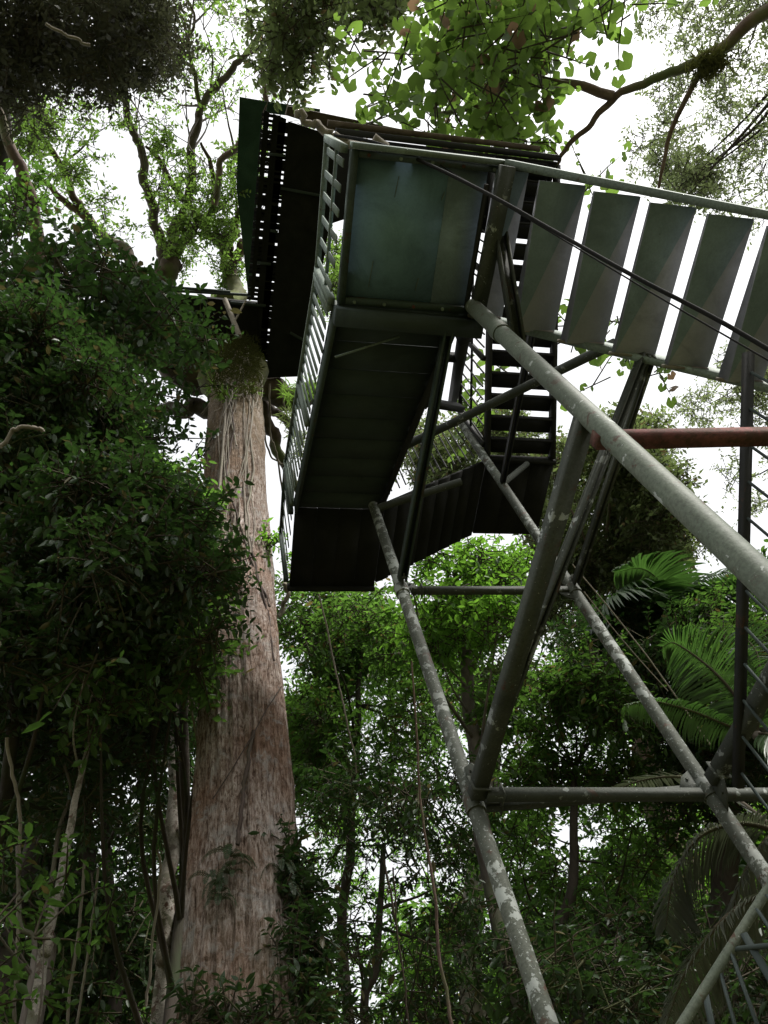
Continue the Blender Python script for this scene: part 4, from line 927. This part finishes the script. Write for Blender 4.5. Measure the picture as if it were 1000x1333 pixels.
for i, (wd, az) in enumerate(WORDS):
    for ring, (dist, nm) in enumerate(((23, 'middle distance'), (33, 'far distance'))):
        pr = pa if (i+ring) % 2 else pb
        if id(pr) not in first: r_ = pr; first[id(pr)] = 1
        else:
            r_ = pr.copy(); COL.objects.link(r_)
            for ch in pr.children: c = ch.copy(); COL.objects.link(c); c.parent = r_
        a = R(az+(6 if ring else 0)+rng.normal()*1.5); r_.location = (math.sin(a)*dist, math.cos(a)*dist, 0); s = (1.0 if not ring else 1.15)*rng.uniform(.85, 1.0)
        r_.scale = (s*1.1, s*1.1, s); r_.rotation_euler = (0, 0, rng.uniform(0, 6.28))
        r_['label'] = ('dense green' if pr is pa else 'dark green')+' far tree in the '+nm+' '+wd
# ================================================================== palms
def palm(label, base, top, r, fronds, leaf, group='palms at the right'):
    t = thing('palm_tree', label, 'palm', (base[0], base[1], 0), group)
    mb = MB(); b = np.array(base, float); tp = np.array(top, float); tube(mb, [b, b*.5+tp*.5+np.array([.1, .1, 0]), tp], [r, r*.9, r*.8], 10, 12, .2); mb.build('trunk', M['bark_grey'], t, True)
    for f in fronds:
        mb = MB(); frond(mb, **f); mb.build('frond', [M[leaf], M['stem']], t)
    return t
c1 = PD(985, 955, 7.0)
palm('near palm with a bright arching frond crossing the right pipe leg', (c1[0], c1[1], 0), c1, .05, [
    dict(pts=[(985, 955, 7), (950, 945, 6.9), (900, 925, 6.8), (850, 913, 6.7), (812, 918, 6.6)], Lf=.22, wf=.020, n=50, droop=1.2),
    dict(pts=[(985, 955, 7), (960, 910, 7), (925, 870, 7), (880, 838, 7.1), (862, 842, 7.1)], Lf=.38, wf=.016, n=80, droop=.6),
    dict(pts=[(985, 955, 7), (990, 900, 7), (985, 850, 7.1), (960, 820, 7.2)], Lf=.34, wf=.018, n=44, droop=.8),
    dict(pts=[(985, 955, 7), (1010, 960, 6.8), (1050, 1000, 6.6)], Lf=.34, wf=.018, n=36, droop=.8)], 'palm')
c2 = PD(870, 800, 15)
palm('dark drooping palm crown behind the right pipe leg', (c2[0], c2[1], 0), c2, .12, [
    dict(pts=[(870, 800, 15), (840, 780, 14.8), (800, 775, 14.5), (765, 815, 14.3)], Lf=.9, wf=.06, n=50, droop=1.8),
    dict(pts=[(870, 800, 15), (845, 770, 15), (815, 765, 15), (785, 790, 15)], Lf=.9, wf=.06, n=50, droop=1.8),
    dict(pts=[(870, 800, 15), (900, 785, 14.8), (940, 800, 14.6), (970, 845, 14.5)], Lf=.9, wf=.06, n=50, droop=1.5),
    dict(pts=[(870, 800, 15), (860, 760, 15), (835, 740, 15), (800, 745, 15)], Lf=.8, wf=.06, n=50, droop=1.2),
    dict(pts=[(870, 800, 15), (885, 820, 14.5), (890, 860, 14.2)], Lf=.9, wf=.06, n=40, droop=1.2),
    dict(pts=[(870, 800, 15), (905, 760, 15), (960, 745, 15), (1000, 770, 15)], Lf=.8, wf=.06, n=50, droop=1.4)], 'palm')
c3 = PD(1010, 1080, 5.4)
palm('low dull palm with long comb like fronds in the bottom right corner', (c3[0], c3[1], 0), c3, .045, [
    dict(pts=[(1010, 1080, 5.4), (950, 1035, 5.6), (890, 1012, 5.8), (835, 1016, 6), (790, 1035, 6.1)], Lf=.17, wf=.02, n=56, droop=.3),
    dict(pts=[(1010, 1080, 5.4), (960, 1072, 5.3), (910, 1090, 5.2), (878, 1140, 5.1), (866, 1210, 5.1)], Lf=.34, wf=.014, n=80, droop=.7),
    dict(pts=[(1030, 1150, 5), (975, 1172, 5), (930, 1210, 4.9), (890, 1270, 4.9), (862, 1350, 4.9)], Lf=.34, wf=.013, n=84, droop=.7),
    dict(pts=[(1010, 1080, 5.4), (985, 1110, 5.3), (960, 1160, 5.2), (950, 1230, 5.2)], Lf=.3, wf=.016, n=60, droop=.7)], 'palm_dark')
print('LEAVES', NLEAF[0], 'OBJ', len(bpy.data.objects))
